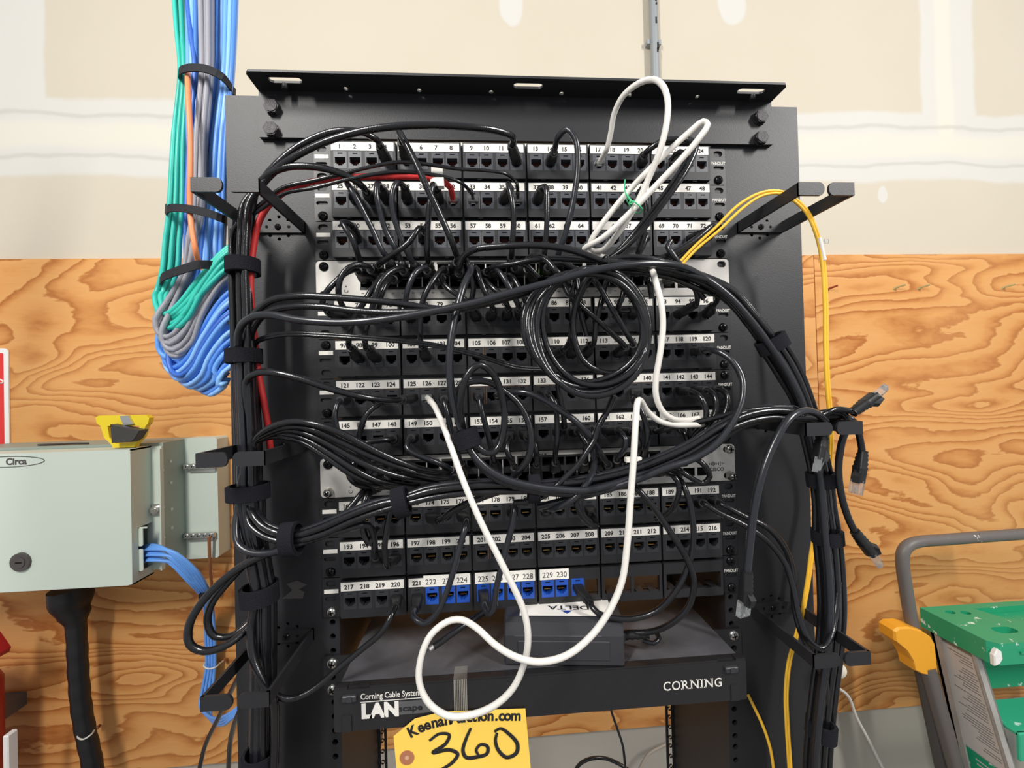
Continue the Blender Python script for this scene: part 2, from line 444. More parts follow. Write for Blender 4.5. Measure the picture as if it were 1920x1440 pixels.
# ---------------------------------------------------------------- rack
U = 44.45
rack = thing('equipment_rack', 'tall black two-post equipment rack with wide side panels and a top angle bar', 'rack', (0, 78, -ZT))
RINGZ = {-1: [at(545, y, 0).z for y in (427, 833, 1191)], 1: [at(1440, y, 0).z for y in (427, 789, 1138)]}
def rackholes(sgn):
    h = []
    z = -U*12-6.35
    while z > -900:
        for dz in (0, 15.875, 31.75): h.append(circ(sgn*232.5, z-dz, 3.3, 10))
        z -= U
    # bare holes around the brackets of the cable rings
    for zz in RINGZ[sgn]:
        for dx, dz in ((0, 12.5), (-10, 8.6), (10, 8.6), (-10, -8.6), (10, -8.6), (0, -12.5)): h.append(circ((283.6 if sgn > 0 else -281.4)+dx, zz+dz, 2.0, 8))
    return h
for sgn in (-1, 1):
    b = MB()
    o = [(sgn*225, -ZT+10), (sgn*337, -ZT+10), (sgn*337, 54), (sgn*225, 54)]
    b.prism(o, 0.6, 4, 0, rackholes(sgn))
    b.box(min(sgn*225, sgn*228), max(sgn*225, sgn*228), 4, 158, -ZT+10, 54)
    hz = []
    z = -U*13
    while z > -950:
        for dz in (0, 15.875, 31.75): hz.append(circ(sgn*219.5, z-dz, 2.6, 8))
        z -= U
    b.prism([(sgn*213, -ZT+10), (sgn*226, -ZT+10), (sgn*226, 54), (sgn*213, 54)], 155, 158, 0, hz)
    b.box(min(sgn*335, sgn*337), max(sgn*335, sgn*337), 4, 60, -ZT+10, 54)
    b.box(min(sgn*228, sgn*335), max(sgn*228, sgn*335), 56, 58, -ZT+10, 50)  # added liner sheet behind the plate that makes its holes look dark
    part(b, 'upright', 'rack_paint', rack)
    b = MB(); b.box(sgn*230-60, sgn*230+60, -150, 330, -ZT, -ZT+10)
    part(b, 'base_foot', 'rack_paint', rack)
b = MB()
b.prism([(-298, 4), (300, 4), (300, 56), (-298, 56)], -5, 0.2, 0)
b.v = b.v
t = MB()   # horizontal flange, outline in XY
def flat(mb, poly, z0, z1, holes=(), mi=0):
    k = MB(); k.prism(poly, z0, z1, mi, holes)
    mb.add([(v[0], v[2], v[1]) for v in k.v], k.f, mi)
hol = [slot(at(535, 147, -22).x, -22, 35, 8), slot(at(990, 158, -22).x, -22, 33, 8), slot(at(1408, 170, -22).x, -22, 33, 8)]
for x in (648, 786, 921, 1053, 1181, 1308): hol.append(circ(at(x, 172, -12).x, -11, 2.7, 10))
flat(b, [(-298, 0), (300, 0), (300, -30), (296, -34), (-294, -34), (-298, -30)], 56, 58.6, hol)
b.box(-298, 300, -5, 0.2, 56, 58.6)
part(b, 'top_bar', 'rack_paint', rack)
for x, y in ((509, 200), (508, 242), (1427, 219), (1428, 258)):
    p = at(x, y, -9); b = MB()
    b.cyl((p.x, p.z), 8.4, -6.2, -5, 18)
    b.add(*(lambda k: (k.v, k.f))((lambda k: (k.cyl((p.x, p.z), 8.3, -11.2, -6.2, 6), k)[1])(MB())))
    b.cyl((p.x, p.z), 6.6, -12, -11.1, 18)
    part(b, 'bolt', 'bolt_dark', rack)
for x in (535, 1410):
    p = at(x, 165 if x < 900 else 186, -15); b = MB(); b.cyl((p.x, 0), 3, 0, 1)
    b = MB(); b.tube([Vector((p.x, -16, 56)), Vector((p.x, -16, 50))], 3.2, 10)
    part(b, 'stud', 'bolt_dark', rack)
# scuff on the left panel
b = MB(); p = at(553, 1108, 0)
b.prism([(p.x-14, p.z-8), (p.x+8, p.z-9), (p.x+10, p.z-2), (p.x+4, p.z+1), (p.x+13, p.z+6), (p.x+2, p.z+11), (p.x-9, p.z+8), (p.x-3, p.z+1)], .35, .6)
mat('scuff', (66, 63, 62), .6); part(b, 'scuff_mark', 'scuff', rack)

def screw(root, x, z, y, kind='screw_black', r=5.4, proud=3.4):
    b = MB(); b.dome((x, z), r, y, proud, 16, 4)
    b.v = [(v[0], v[1], v[2]) for v in b.v]
    a = random.uniform(0, PI/2); c, s = math.cos(a), math.sin(a)
    for q in (0, 1):
        dx, dz = (c, s) if q == 0 else (-s, c)
        ex, ez = -dz, dx; l, ww = r*.55, r*.13
        pts = [(x+dx*l+ex*ww, z+dz*l+ez*ww), (x-dx*l+ex*ww, z-dz*l+ez*ww), (x-dx*l-ex*ww, z-dz*l-ez*ww), (x+dx*l-ex*ww, z+dz*l-ez*ww)]
        b.prism(pts, y-proud*1.02, y-proud*.6, 1)
    b.cyl((x, z), r*1.0, y, y+1, 16)
    part(b, 'screw', [kind, 'dark_void'], root)

# ---------------------------------------------------------------- patch panels
MX0 = -219.5; MP = 73.35; JX = (9.9, 26.1, 44.4, 60.6)
OPEN = [(-5.8, 4.6), (5.8, 4.6), (5.8, -1.8), (4.1, -1.8), (4.1, -3.3), (2.4, -3.3), (2.4, -4.9), (-2.4, -4.9), (-2.4, -3.3), (-4.1, -3.3), (-4.1, -1.8), (-5.8, -1.8)]
def jack_mesh(name, body, inner, gold):
    b = MB()
    b.prism([(-7.2, -8.2), (7.2, -8.2), (7.2, 11.2), (-7.2, 11.2)], -9.7, -7.6, 0, [OPEN])
    b.prism([(-7.0, -8), (7.0, -8), (7.0, 11), (-7.0, 11)], -7.6, 6, 0, [OPEN], back=False)
    b.box(-6.8, 6.8, 2.5, 6, -7.8, 7, 1)
    b.box(-5.6, 5.6, -2, 3, .2, 4.4, 1)
    b.box(-2.6, 2.6, -9.9, -9.65, 8.3, 9.3, 2)
    if gold:
        for i in range(8): b.box(-3.6+i*.95, -3.1+i*.95, -5.5, 1.5, -.9+.1*(i % 2), -.3, 3)
    o = b.build(name, [body, inner, 'dark_void', 'gold'])
    me = o.data; bpy.data.objects.remove(o); return me
J_TOP = jack_mesh('jack', 'jack_grey', 'brown_inside', False)
J_BLK = jack_mesh('jack', 'jack_plastic', 'dark_void', False)
J_GLD = jack_mesh('jack', 'jack_plastic', 'dark_void', True)
J_BLU = jack_mesh('jack', 'jack_blue', 'dark_void', True)
ROWU = [0, 1, 2, 4, 5, 6, 7, 9, 10, 11]          # rack unit of each of the ten panels
def port(n):
    """centre of a numbered port, mm"""
    k = (n-1)//24; m_ = ((n-1) % 24)//4; j = (n-1) % 4
    return Vector((MX0+m_*MP+JX[j], -9, -ROWU[k]*U-24.4))
PNAMES = ['top patch panel with ports 1 to 24 and reddish jacks', 'patch panel with ports 25 to 48, second from the top', 'patch panel with ports 49 to 72 above the upper switch',
          'patch panel with ports 73 to 96 just below the upper switch', 'patch panel with ports 97 to 120 behind the coiled cord', 'patch panel with ports 121 to 144 under the coiled cord',
          'patch panel with ports 145 to 168 just above the lower switch', 'patch panel with ports 169 to 192 just below the lower switch', 'patch panel with ports 193 to 216, second from the bottom',
          'bottom patch panel with ports 217 to 230, blue jacks and empty openings']
# screws seen on each panel: side, hole (0 upper, 1 lower), kind
PSCREW = {0: [(1, 1, 0)], 1: [(-1, 1, 0), (1, 1, 0)], 2: [(-1, 1, 0), (1, 1, 0)], 3: [(1, 1, 0)], 4: [(-1, 0, 0), (1, 1, 0)], 5: [(-1, 1, 0), (1, 0, 0)],
          6: [(-1, 1, 0), (1, 1, 0)], 7: [], 8: [(-1, 1, 0), (1, 1, 0)], 9: [(-1, 1, 1), (1, 0, 0), (1, 1, 0)]}
for k in range(10):
    z0 = -ROWU[k]*U
    root = thing('patch_bay', 'black '+PNAMES[k], 'patch panel', (0, 0, z0-U/2), 'patch panels in the rack')
    b = MB(); hs = []
    for sgn in (-1, 1):
        hs += [slot(sgn*232.5, z0-6.6, 11, 7), slot(sgn*232.5, z0-37.4, 11, 7), slot(sgn*233, z0-23.5, 13, 4.2)]
    for m_ in range(6): hs.append([(MX0+m_*MP+1.5, z0-34), (MX0+m_*MP+69, z0-34), (MX0+m_*MP+69, z0-12), (MX0+m_*MP+1.5, z0-12)])
    b.prism(rrect(-241.3, 241.3, z0-43.9, z0-.5, 2), -1.8, 0, 0, hs)
    b.box(-217, 221, 0, 16, z0-3, z0-.1); b.box(-217, 221, 0, 16, z0-44.35, z0-41)
    part(b, 'frame', 'panel_steel', root)
    b = MB(); b.text('PANDUIT', 232.5, -2, z0-19.7, 3.4, 0, 'C', .82, bold=.02); part(b, 'maker_mark', 'print_white', root)
    b = MB(); b.box(-240, -224.5, -2.1, -1.8, z0-17.4, z0-13); part(b, 'blank_label', 'label_white', root)
    for sgn, hole, kind in PSCREW[k]: screw(root, sgn*232.3, z0-(6.6, 38.2)[hole], -1.8, ('screw_black', 'screw_steel')[kind])
    for m_ in range(6):
        x0 = MX0+m_*MP-.6; x1 = x0+71.3; b = MB(); hs = []
        empty = k == 9 and m_ > 3
        if empty:
            for j in (0, 2): hs.append([(x0+.6+JX[j]-7.4, z0-33), (x0+.6+JX[j+1]+7.4, z0-33), (x0+.6+JX[j+1]+7.4, z0-14.6), (x0+.6+JX[j]-7.4, z0-14.6)])
        else:
            for j in range(4): hs.append([(x0+.6+JX[j]-7.3, z0-32.7), (x0+.6+JX[j]+7.3, z0-32.7), (x0+.6+JX[j]+7.3, z0-13.1), (x0+.6+JX[j]-7.3, z0-13.1)])
        if k == 9 and m_ == 3: hs = hs[:3]+[[(x0+.6+JX[3]-7.3, z0-32.7), (x0+.6+JX[3]+7.3, z0-32.7), (x0+.6+JX[3]+7.3, z0-15), (x0+.6+JX[3]-7.3, z0-15)]]
        b.prism(rrect(x0, x1, z0-42.3, z0-2.2, 1.2), -9.6, -7, 0, hs)
        b.box(x0, x1, -9.4, 0, z0-2.4, z0-1.7); b.box(x0+.3, x1-.3, -7, 0, z0-42.3, z0-34)
        b.box(x0, x0+1.3, -7, 0, z0-42, z0-2.2); b.box(x1-1.3, x1, -7, 0, z0-42, z0-2.2)
        b.box(x0+16, x0+21, -8.5, -2, z0-43.3, z0-42.3); b.box(x0+50, x0+55, -8.5, -2, z0-43.3, z0-42.3)
        if empty:
            for j in range(4):   # bare latch tongues in the empty openings
                b.box(x0+JX[j]-4, x0+JX[j]+5, -9.5, 10, z0-33, z0-32.2)
        fp = part(b, 'faceplate', 'panel_plastic', root)
        first = k*24+m_*4+1
        if k == 9: nums = {0: (217, 218, 219, 220), 1: (221, 222, 223, 224), 2: (225, 226, 227, 228), 3: (229, 230)}.get(m_, ())
        else: nums = tuple(range(first, first+4))
        if nums:
            b = MB(); new = k == 9 and m_ > 0
            if k == 9 and m_ == 1:
                b.box(x0+1.2, x0+17.6, -9.95, -9.6, z0-12.2, z0-2.8, 0); b.box(x0+17.6, x0+69.6, -10.1, -9.6, z0-12.6, z0-.2, 0)
            elif new: b.box(x0+1.6, x0+(69.6 if m_ < 3 else 35), -10.1, -9.6, z0-12.6, z0-1.2+(.4 if m_ == 3 else .8), 0)
            else: b.box(x0+.9, x0+69.4, -9.95, -9.6, z0-12.4, z0-3, 0)
            if k == 3 and m_ == 5: nums = (93, 94, 95, 96)
            for j, nn in enumerate(nums):
                if new and nn > 221: b.text(str(nn), x0+.6+JX[j]+(-1 if m_ == 1 else 0), -10.25, z0-10.2, 5.9, 1, 'C', .95)
                else: b.text(str(nn), x0+(9.7, 26.7, 43.4, 60.3)[j], -10.1, z0-10.2, 4.6, 1, 'C', 1.0, bold=.03)
            sub(b, 'number_strip', ['label_white', 'ink'], fp, root)
        for j in range(4):
            if empty or (k == 9 and m_ == 3 and j == 3): continue
            blue = k == 9 and ((m_ == 1 and j > 0) or m_ in (2, 3))
            me = J_BLU if blue else (J_TOP if k < 3 else (J_BLK if k < 7 or (k == 8 and (m_ == 0 or m_ > 4)) or (k == 9) else J_GLD))
            o = bpy.data.objects.new('jack', me); COL.objects.link(o); o.parent = fp
            o.location = ((x0+.6+JX[j])/1000, 0, (-24.4+U/2)/1000)
            if blue: o['label'] = 'blue jack'

# ---------------------------------------------------------------- switches
def switch(u, label, low):
    z0 = -u*U-.4
    root = thing('network_switch', label, 'network switch', (0, 0, z0-22))
    b = MB(); hs = [slot(s*232.5, z0-dz, 11, 7.5) for s in (-1, 1) for dz in (6.4, 37.6)]
    zc = z0-17.5 if not low else z0-20.5
    blocks = [(-193+i*86.5, -193+i*86.5+83.5) for i in range(4)]
    for x0, x1 in blocks: hs.append([(x0, zc-15.5), (x1, zc-15.5), (x1, zc+15.5), (x0, zc+15.5)])
    sf = [(160+i*17.2, zc-(11 if low else 12)) for i in range(3)]
    for x, z in sf: hs.append([(x, z-5), (x+14.5, z-5), (x+14.5, z+5), (x, z+5)])
    b.prism(rrect(-241.3, 241.3, z0-43.6, z0, 4.5), -2.2, 0, 0, hs)
    part(b, 'faceplate', 'switch_silver', root)
    b = MB(); b.box(-219, 219, 12, 245, z0-43, z0-.6); part(b, 'case', 'panel_steel', root)
    for x0, x1 in blocks:
        b = MB(); hs = []
        for c in range(6):
            xc = x0+7+c*13.9
            for q in (-1, 1): hs.append([(xc-5.9, zc+q*8-4.8), (xc+5.9, zc+q*8-4.8), (xc+5.9, zc+q*8+4.8), (xc-5.9, zc+q*8+4.8)])
        b.prism([(x0, zc-15.5), (x1, zc-15.5), (x1, zc+15.5), (x0, zc+15.5)], -2.6, -1, 0, hs)
        b.prism([(x0, zc-15.5), (x1, zc-15.5), (x1, zc+15.5), (x0, zc+15.5)], -1, 11, 0, hs, back=False)
        b.box(x0, x1, 10, 11.5, zc-15.5, zc+15.5, 1)
        for c in range(7):
            xx = x0+c*13.9
            if not low: b.box(xx-.5, xx+.6, -2.9, -2.5, zc-13, zc+13, 2)
            elif c % 2: b.box(xx-.4, xx+.4, -2.9, -2.5, zc-6, zc+12, 2)
        part(b, 'port_block', ['panel_plastic', 'dark_void', 'switch_silver'], root)
    b = MB()
    for x, z in sf: b.box(x, x+14.5, 1, 30, z-5, z+5)
    part(b, 'module_slots', 'dark_void', root)
    b = MB()
    for i in range(30):
        x = -190+i*11.2
        zq = z0-(37.6 if not low else 40.6); b.box(x-1.4, x-.3, -2.4, -2.2, zq, zq+1.1); b.box(x+.2, x+1.3, -2.4, -2.2, zq, zq+1.1)
    if low:
        b.text('CISCO', 218.5, -2.4, z0-31.6, 4.0, 0, 'C', 1.05, bold=.02)
        for i, h in enumerate((1.6, 3.2, 5.2, 3.2, 1.6, 3.2, 5.2, 3.2, 1.6)):
            b.box(218.5-9+i*2.2, 218.5-8.3+i*2.2, -2.5, -2.2, z0-23-h/2, z0-23+h/2)
        for i, wq in enumerate((1.2, 2.2, 1.0, 2.6, 1.6, .9, 2.2, 1.4, 2.4)): b.box(-14+i*3.2, -14+i*3.2+wq, -2.4, -2.2, z0-4.4, z0-3.2)
    b.cyl((-208.5, z0-(29 if not low else 32.5)), .8, -2.5, -2.2, 10)
    q = [Vector((-208.5+2.1*math.cos(a), -2.4, z0-(34 if not low else 37.5)+1.9*math.sin(a))) for a in [PI*.75+i*.27*1.0 for i in range(17)]]
    b.tube(q, .28, 6)
    part(b, 'print', 'ink', root)
    b = MB()
    for xx in ((-85, -84) if low else (-101, 7)): b.box(xx, xx+1.8, -3.2, -2.4, zc+1, zc+2.6); b.box(xx, xx+1.8, -3.2, -2.4, zc-2, zc-.4)
    part(b, 'status_light', 'led_green', root)
    return root, z0
sw1, za = switch(3, 'silver network switch between ports 72 and 73, upper of the two', False)
sw2, zb = switch(8, 'silver network switch between ports 168 and 169, lower of the two', True)
screw(sw1, -232.5, za-6.4, -2.2)
for s, dz, kind, pr in ((-1, 6.4, 'screw_black', 3.4), (-1, 37.6, 'screw_steel', 8), (1, 6.4, 'screw_steel', 5), (1, 37.6, 'screw_steel', 10)):
    screw(sw2, s*232.5+(2 if s > 0 else 0), zb-dz, -2.2, kind, 5.6, pr)

# ---------------------------------------------------------------- fibre housing under the panels
zt = -576.5; zb_ = -618.5
hs_ = thing('fibre_housing', 'black rack-mount fibre housing with white maker lettering under the patch panels', 'fibre housing', (0, 0, zb_))
b = MB(); b.box(-209, 209, -45, 232, zb_+.6, zt)
part(b, 'body', 'dusty_black', hs_)
for s in (-1, 1):
    b = MB(); hh = [circ(s*232.5, zt-6.5+1, 3.6), circ(s*232.5, zt-22, 3.6), circ(s*232.5, zt-38, 3.6)]
    b.prism(rrect(min(s*209, s*242), max(s*209, s*242), zb_, zt+1, 2), -3, -.6, 0, hh)
    part(b, 'mounting_ear', 'housing_black', hs_)
    screw(hs_, s*232.5, zt-7, -3, 'screw_steel', 6, 3.2)
    if s < 0: screw(hs_, s*232.5, zt-36, -3, 'screw_steel', 6, 3.2)
b = MB(); b.prism(rrect(-213, 213.5, zb_-.5, zt-1.2, 1.5), -56, -51.5, 0)
b.box(-213, 213.5, -52, -45, zt-1.6, zt-.4)
for x0, x1 in ((-213, -200), (-178, 183), (203, 213.5)): b.box(x0, x1, -55.5, -48, zt-1.4, zt+.6)
b.box(-205, -196, -57, -51, zb_-.5, zb_+16); b.box(196, 205, -57, -51, zb_-.5, zb_+16)
door = part(b, 'front_door', 'housing_black', hs_)
for x in (-197.5, 196.5):
    b = MB(); b.box(x-7, x+7, -59.5, -55.5, zt-12, zt-6, 0, .8); b.box(x-2, x+3, -60.5, -59, zt-11, zt-6.5)
    sub(b, 'latch', 'adapter_black', door, hs_)
b = MB()
zc = zt-11.8
b.text('Corning Cable Systems', -187, -56.3, zc, 5.6, 0, 'L', .8, bold=.012)
b.box(-187, -119, -56.3, -56, zc-3.1, zc-2.5)
b.text('LAN', -186.5, -56.3, zc-18.2, 13, 0, 'L', 1.0, bold=.06)
sub(b, 'lettering', 'print_white', door, hs_)
b = MB(); xq = 121.5
for ch, wq in (('C', 9.6), ('O', 10.4), ('R', 9.4), ('N', 10.6), ('I', 5.0), ('N', 10.6), ('G', 9.6)):
    zq = zc-14.8; hq = 9.0; xc_ = xq+wq/2
    b.text(ch, xc_, -56.3, zq, hq, 0, 'C', .92 if ch in 'CGO' else .98, bold=.006)
    for fx, fz, sw in {'R': ((-2.9, 0, 3), (3.4, 0, 2.4), (-2.9, 1, 3)), 'N': ((-3.5, 0, 3), (-3.5, 1, 2.6), (3.5, 1, 3)), 'I': ((0, 0, 3.4), (0, 1, 3.4)), 'G': ((2.6, .46, 3),)}.get(ch, ()):
        b.box(xc_+fx-sw/2, xc_+fx+sw/2, -56.3, -56.1, zq+hq*fz-(.75 if fz == 1 else 0), zq+hq*fz+(0 if fz == 1 else .75))
    xq += wq
sub(b, 'lettering', 'print_white', door, hs_)
b = MB(); b.box(-151, -118, -56.25, -56, zc-18, zc-5, 0); b.text('scape', -150, -56.4, zc-14.6, 5.8, 1, 'L', 1.25, bold=.03)
sub(b, 'grey_label', ['logo_grey', 'housing_black'], door, hs_)

# strip of ribbed tape holding the tag
tp = thing('tape_strip', 'clear ribbed tape strip down the fibre housing door onto the yellow tag', 'tape', (-97, -57, zt-20))
b = MB()
xa = at(863, 1290, -57).x
b.box(xa-6.8, xa+6.8, -56.9, -56.6, zt-64, zt+1); b.box(xa-6.8, xa+6.8, -56.8, -36, zt+.7, zt+1)
part(b, 'film', 'film_clear', tp)
b = MB()
for i in range(8): b.box(xa-6.3+i*1.75, xa-5.8+i*1.75, -57.3, -56.9, zt-64, zt+1)
part(b, 'ribs', 'film_rib', tp)

# auction tag
tg = thing('auction_tag', 'yellow card tag with black hand-written 360 taped under the fibre housing', 'tag', (-85, -58, -690))
P = px('738,1380,-58 778,1347 830,1334 985,1328 996,1452 1000,1520 752,1530')
b = MB(); b.prism([(p.x, p.z) for p in P][::-1], -58.6, -58.1); part(b, 'card', 'tag_yellow', tg)
e = at(763, 1421, -59); b = MB(); b.prism(circ(e.x, e.z, 7.2, 20), -59, -58.6, 0, [circ(e.x, e.z, 2.2, 12)]); b.cyl((e.x, e.z), 2.2, -58.9, -58.5, 12, 1)
part(b, 'eyelet', ['tag_eyelet', 'tag_card'], tg)
b = MB(); st = 'KeenanAuction.com'
path = spline(px('771,1383,-59 800,1369 850,1357 900,1352 976,1351'), 1.0); acc = [0]
for i in range(1, len(path)): acc.append(acc[-1]+(path[i]-path[i-1]).length)
def widths(c): return {'m': 1.5, '.': .55, 'i': .55, 't': .65, 'K': 1.25, 'A': 1.2}.get(c, 1.0)
tot = sum(widths(c) for c in st); d = 0
for c in st:
    wd = widths(c)/tot*acc[-1]; s_ = d+wd/2; i = min(range(len(acc)), key=lambda q: abs(acc[q]-s_)); j = min(i+1, len(path)-1)
    t = path[j]-path[max(i-1, 0)]
    b.text(c, path[i].x, -58.85, path[i].z, 10.2, 0, 'C', .92, math.atan2(t.z, t.x), bold=.035); d += wd
part(b, 'printed_name', 'ink', tg)
b = MB()
def stroke(sv, wd):
    q = spline(px(sv), 1.2)
    b.sweep(q, lambda i, t: [(-wd*(.65+.35*math.sin(PI*t)), 0), (0, .15), (wd*(.65+.35*math.sin(PI*t)), 0), (0, -.15)], up=Vector((0, 1, 0)), smooth=False)
stroke('805,1389,-59.2 824,1376 842,1378 836,1394 812,1411 842,1406 858,1414 850,1428 826,1444 800,1456', 1.9)
stroke('883,1365,-59.2 874,1385 868,1408 874,1420 896,1419 913,1413 914,1400 902,1396 893,1406 898,1418', 1.9)
stroke('927,1372,-59.2 938,1366 953,1375 970,1395 968,1412 950,1420 934,1406 929,1388 932,1374', 2.0)
part(b, 'handwriting', 'ink', tg)

# power adapter lying on the housing
ad = bpy.data.objects.new('power_adapter', None); COL.objects.link(ad); ad.empty_display_size = .02
tag(ad, 'black power brick with white rating label lying on the fibre housing', 'power adapter')
pc = at(1056, 1218, -22); ad.location = (pc.x/1000, -.017, (zt+.3+ZT)/1000); ad.rotation_euler = (0, 0, -.13)
sec = [(-31, 2), (-29, 0), (29, 0), (31, 3), (31, 38), (27, 47), (-22, 47), (-27, 44), (-31, 32)]   # y, z
def adp(mb, name, mats, lab=None):
    o = mb.build(name, mats, ad); return o
b = MB(); n = len(sec)
xs = [(-63, .93), (-61, 1), (61, 1), (63, .96)]
vs = []; fs = []
for x, k in xs: vs += [(x, y*k, 23+(z-23)*k+(0 if k == 1 else 0)) for y, z in sec]
for i in range(3):
    for q in range(n): fs.append((i*n+q, i*n+(q+1) % n, (i+1)*n+(q+1) % n, (i+1)*n+q))
fs += [tuple(range(n)), tuple(range(3*n, 4*n))]
b.add(vs, fs); adp(b, 'case', 'adapter_black')
b = MB(); b.box(-48, 48, -32, -30.4, 7, 27, 0, .6); adp(b, 'side_panel', 'adapter_black')
b = MB(); b.box(-52, 40, -31.5, -30.6, 31.6, 32.6); adp(b, 'seam', 'dusty_black')
k = MB(); k.add([(-46, -20, 47.3), (54, -20, 47.3), (54, 26, 47.3), (-46, 26, 47.3)], [(0, 1, 2, 3)], 0)
t = MB(); t.text('DELTA', 0, 0, 0, 8, 1, 'C', 1.3, PI, bold=.02)
k.add([(v[0]+8, v[2]+1.0, 47.5) for v in t.v], t.f, 1)
k.add([(-1, -9, 47.5), (12, -9, 47.5), (5.5, -16, 47.5)], [(0, 1, 2)], 2)
adp(k, 'rating_label', ['label_white', 'ink', 'adapter_blue'])

# ---------------------------------------------------------------- cable rings on the side panels
def ring(cx, z, label, w2=28.9, dep=101):
    root = thing('cable_ring', label, 'cable ring', (cx, 0, z-8))
    th = 2.6; h = 6.4; b = MB(); z0, z1 = z-h, z+h
    b.box(cx-w2, cx+w2, -th, 0.4, z0, z1)
    for s in (-1, 1):
        b.box(min(cx+s*w2, cx+s*(w2-th)), max(cx+s*w2, cx+s*(w2-th)), -dep+.6, 0, z0, z1)
        x0, x1 = cx+s*w2, cx+s*2.2
        pr = []
        for i in range(9):
            a = -PI/2+PI*i/8; pr.append((x1+s*h*.0-s*(h*.75*math.cos(a)-h*.75), z+h*math.sin(a)))
        pr = [(x0, z0)]+pr+[(x0, z1)]
        if s > 0: pr = pr[::-1]
        b.prism(pr, -dep, -dep+th)
    part(b, 'bracket', 'rack_paint', root)
    screw(root, cx, z, -th, 'screw_black', 3.6, 2.2)
    b = MB()
    for s in (-1, 1): b.cyl((cx+s*12, z), 1.7, -th-.15, -th+.1, 10)
    part(b, 'hole', 'dark_void', root)
for (xx, yy), lb in (((545, 427), 'black cable ring at the top left beside ports 25 to 72, red cable running through'), ((552, 833), 'black cable ring at mid height on the left panel beside the lower switch'),
                     ((545, 1191), 'black cable ring low on the left panel beside the fibre housing'), ((1425, 427), 'black cable ring at the top right, yellow fibre cords running through'),
                     ((1440, 789), 'black cable ring at mid height on the right panel carrying loose plug ends'), ((1445, 1138), 'black cable ring low on the right panel beside the fibre housing')):
    if xx < 900: c = at(xx, yy, 0); ring(-281.4, c.z, lb)
    else: c = at(xx, yy, 0); ring(283.5, c.z, lb)

# ---------------------------------------------------------------- cable builder
def ellip(a, b, n, p=2.0):
    o = []
    for i in range(n):
        t = 2*PI*i/n; c, s = math.cos(t), math.sin(t)
        o.append((a*math.copysign(abs(c)**(2/p), c), b*math.copysign(abs(s)**(2/p), s)))
    return o
def boot_mesh(pts, r, ln=27, start=5.0):
    """strain relief following the first stretch of a cord"""
    d = 0; q = [pts[0]]; ds = [0]
    for i in range(1, len(pts)):
        s = (pts[i]-pts[i-1]).length; d += s; q.append(pts[i]); ds.append(d)
        if d > ln: break
    res = []; rd = []
    n = 15; j = 0
    for k in range(n+1):
        s = d*k/n
        while j < len(ds)-2 and ds[j+1] < s: j += 1
        u = (s-ds[j])/max(1e-6, ds[j+1]-ds[j]); res.append(q[j].lerp(q[j+1], min(1, max(0, u))))
    def prof(i, t):
        if t < .45: a, b_, p = 5.7, 4.4, 5
        else:
            u = (t-.45)/.55; rib = .45 if i % 2 else -.25
            a = 5.7+(r+1.0-5.7)*u**.7+rib; b_ = 4.4+(r+1.0-4.4)*u**.7+rib; p = 5-3*u
        return ellip(a, b_, 14, p)
    b = MB(); b.sweep(res, prof); return b
def plug_mesh(p, d, up, ln=11.5):
    """clear modular plug with a latch; p is the back face, d the way it points"""
    d = d.normalized(); s = d.cross(up).normalized(); u = s.cross(d).normalized()
    b = MB()
    def blk(a0, a1, x0, x1, z0, z1):
        vs = [p+d*a+s*x+u*z for a in (a0, a1) for x in (x0, x1) for z in (z0, z1)]
        b.add(vs, [(0, 1, 3, 2), (4, 6, 7, 5), (0, 4, 5, 1), (2, 3, 7, 6), (0, 2, 6, 4), (1, 5, 7, 3)])
    blk(0, ln, -5.6, 5.6, -3.2, 3.2)
    blk(ln, ln+2, -5.6, 5.6, -3.2, 1.5)
    for i in range(4): blk(ln-6, ln+2.1, -4.4+i*2.5, -3.2+i*2.5, -3.5, -3.2)
    vs = [p+d*ln+s*x+u*3.2 for x in (-2, 2)]+[p+d*1+s*x+u*5.6 for x in (-2.6, 2.6)]+[p+d*ln+s*x+u*2.2 for x in (-2, 2)]+[p+d*1+s*x+u*4.7 for x in (-2.6, 2.6)]
    b.add(vs, [(0, 1, 3, 2), (4, 5, 7, 6), (0, 2, 6, 4), (1, 3, 7, 5), (2, 3, 7, 6), (0, 1, 5, 4)])
    return b
OUT = Vector((0, -1, 0))
GB = 'black patch cords on the rack'
def cord(label, mid, a=None, b=None, r=3.05, m='cable_black', name='patch_cable', cat='patch cable', group=GB, lean=None, boot='boot_black', ln=27):
    """a and b are ends: a port number, 'x,y' of a switch port, or None for a bare end; mid is traced"""
    mid = mid if isinstance(mid, list) else px(mid)
    def end(e, nxt):
        if e is None: return []
        p = port(e)+Vector((0, 0, 1)) if isinstance(e, int) else at(*[float(v) for v in e.split(',')], -4)
        p = Vector((p.x, -7, p.z)); v = (nxt-p); v.y = 0
        k = min(1, 9/max(1, v.length))
        return [p, p+Vector((v.x*k*.3, -13, v.z*k*.3)), p+Vector((v.x*k, -25, v.z*k))]
    A = end(a, mid[0]); B = end(b, mid[-1])
    pts = spline(A+mid+B[::-1], 4.5)
    base = A[0] if A else (B[0] if B else mid[0])
    root = thing(name, label, cat, base, group)
    w_ = MB(); w_.tube(pts, r, 10); part(w_, 'cord', m, root)
    for E, q in ((A, pts), (B, pts[::-1])):
        if not E: continue
        if boot: part(boot_mesh(q, r, ln), 'boot', boot, root)
        part(plug_mesh(E[0]+Vector((0, -8, 0)) if not boot else E[0]+Vector((0, -1.5, 0)), Vector((0, 1, 0)), Vector((0, 0, -1)), 8 if not boot else 3), 'plug', 'clear_plastic', root)
    return root, pts
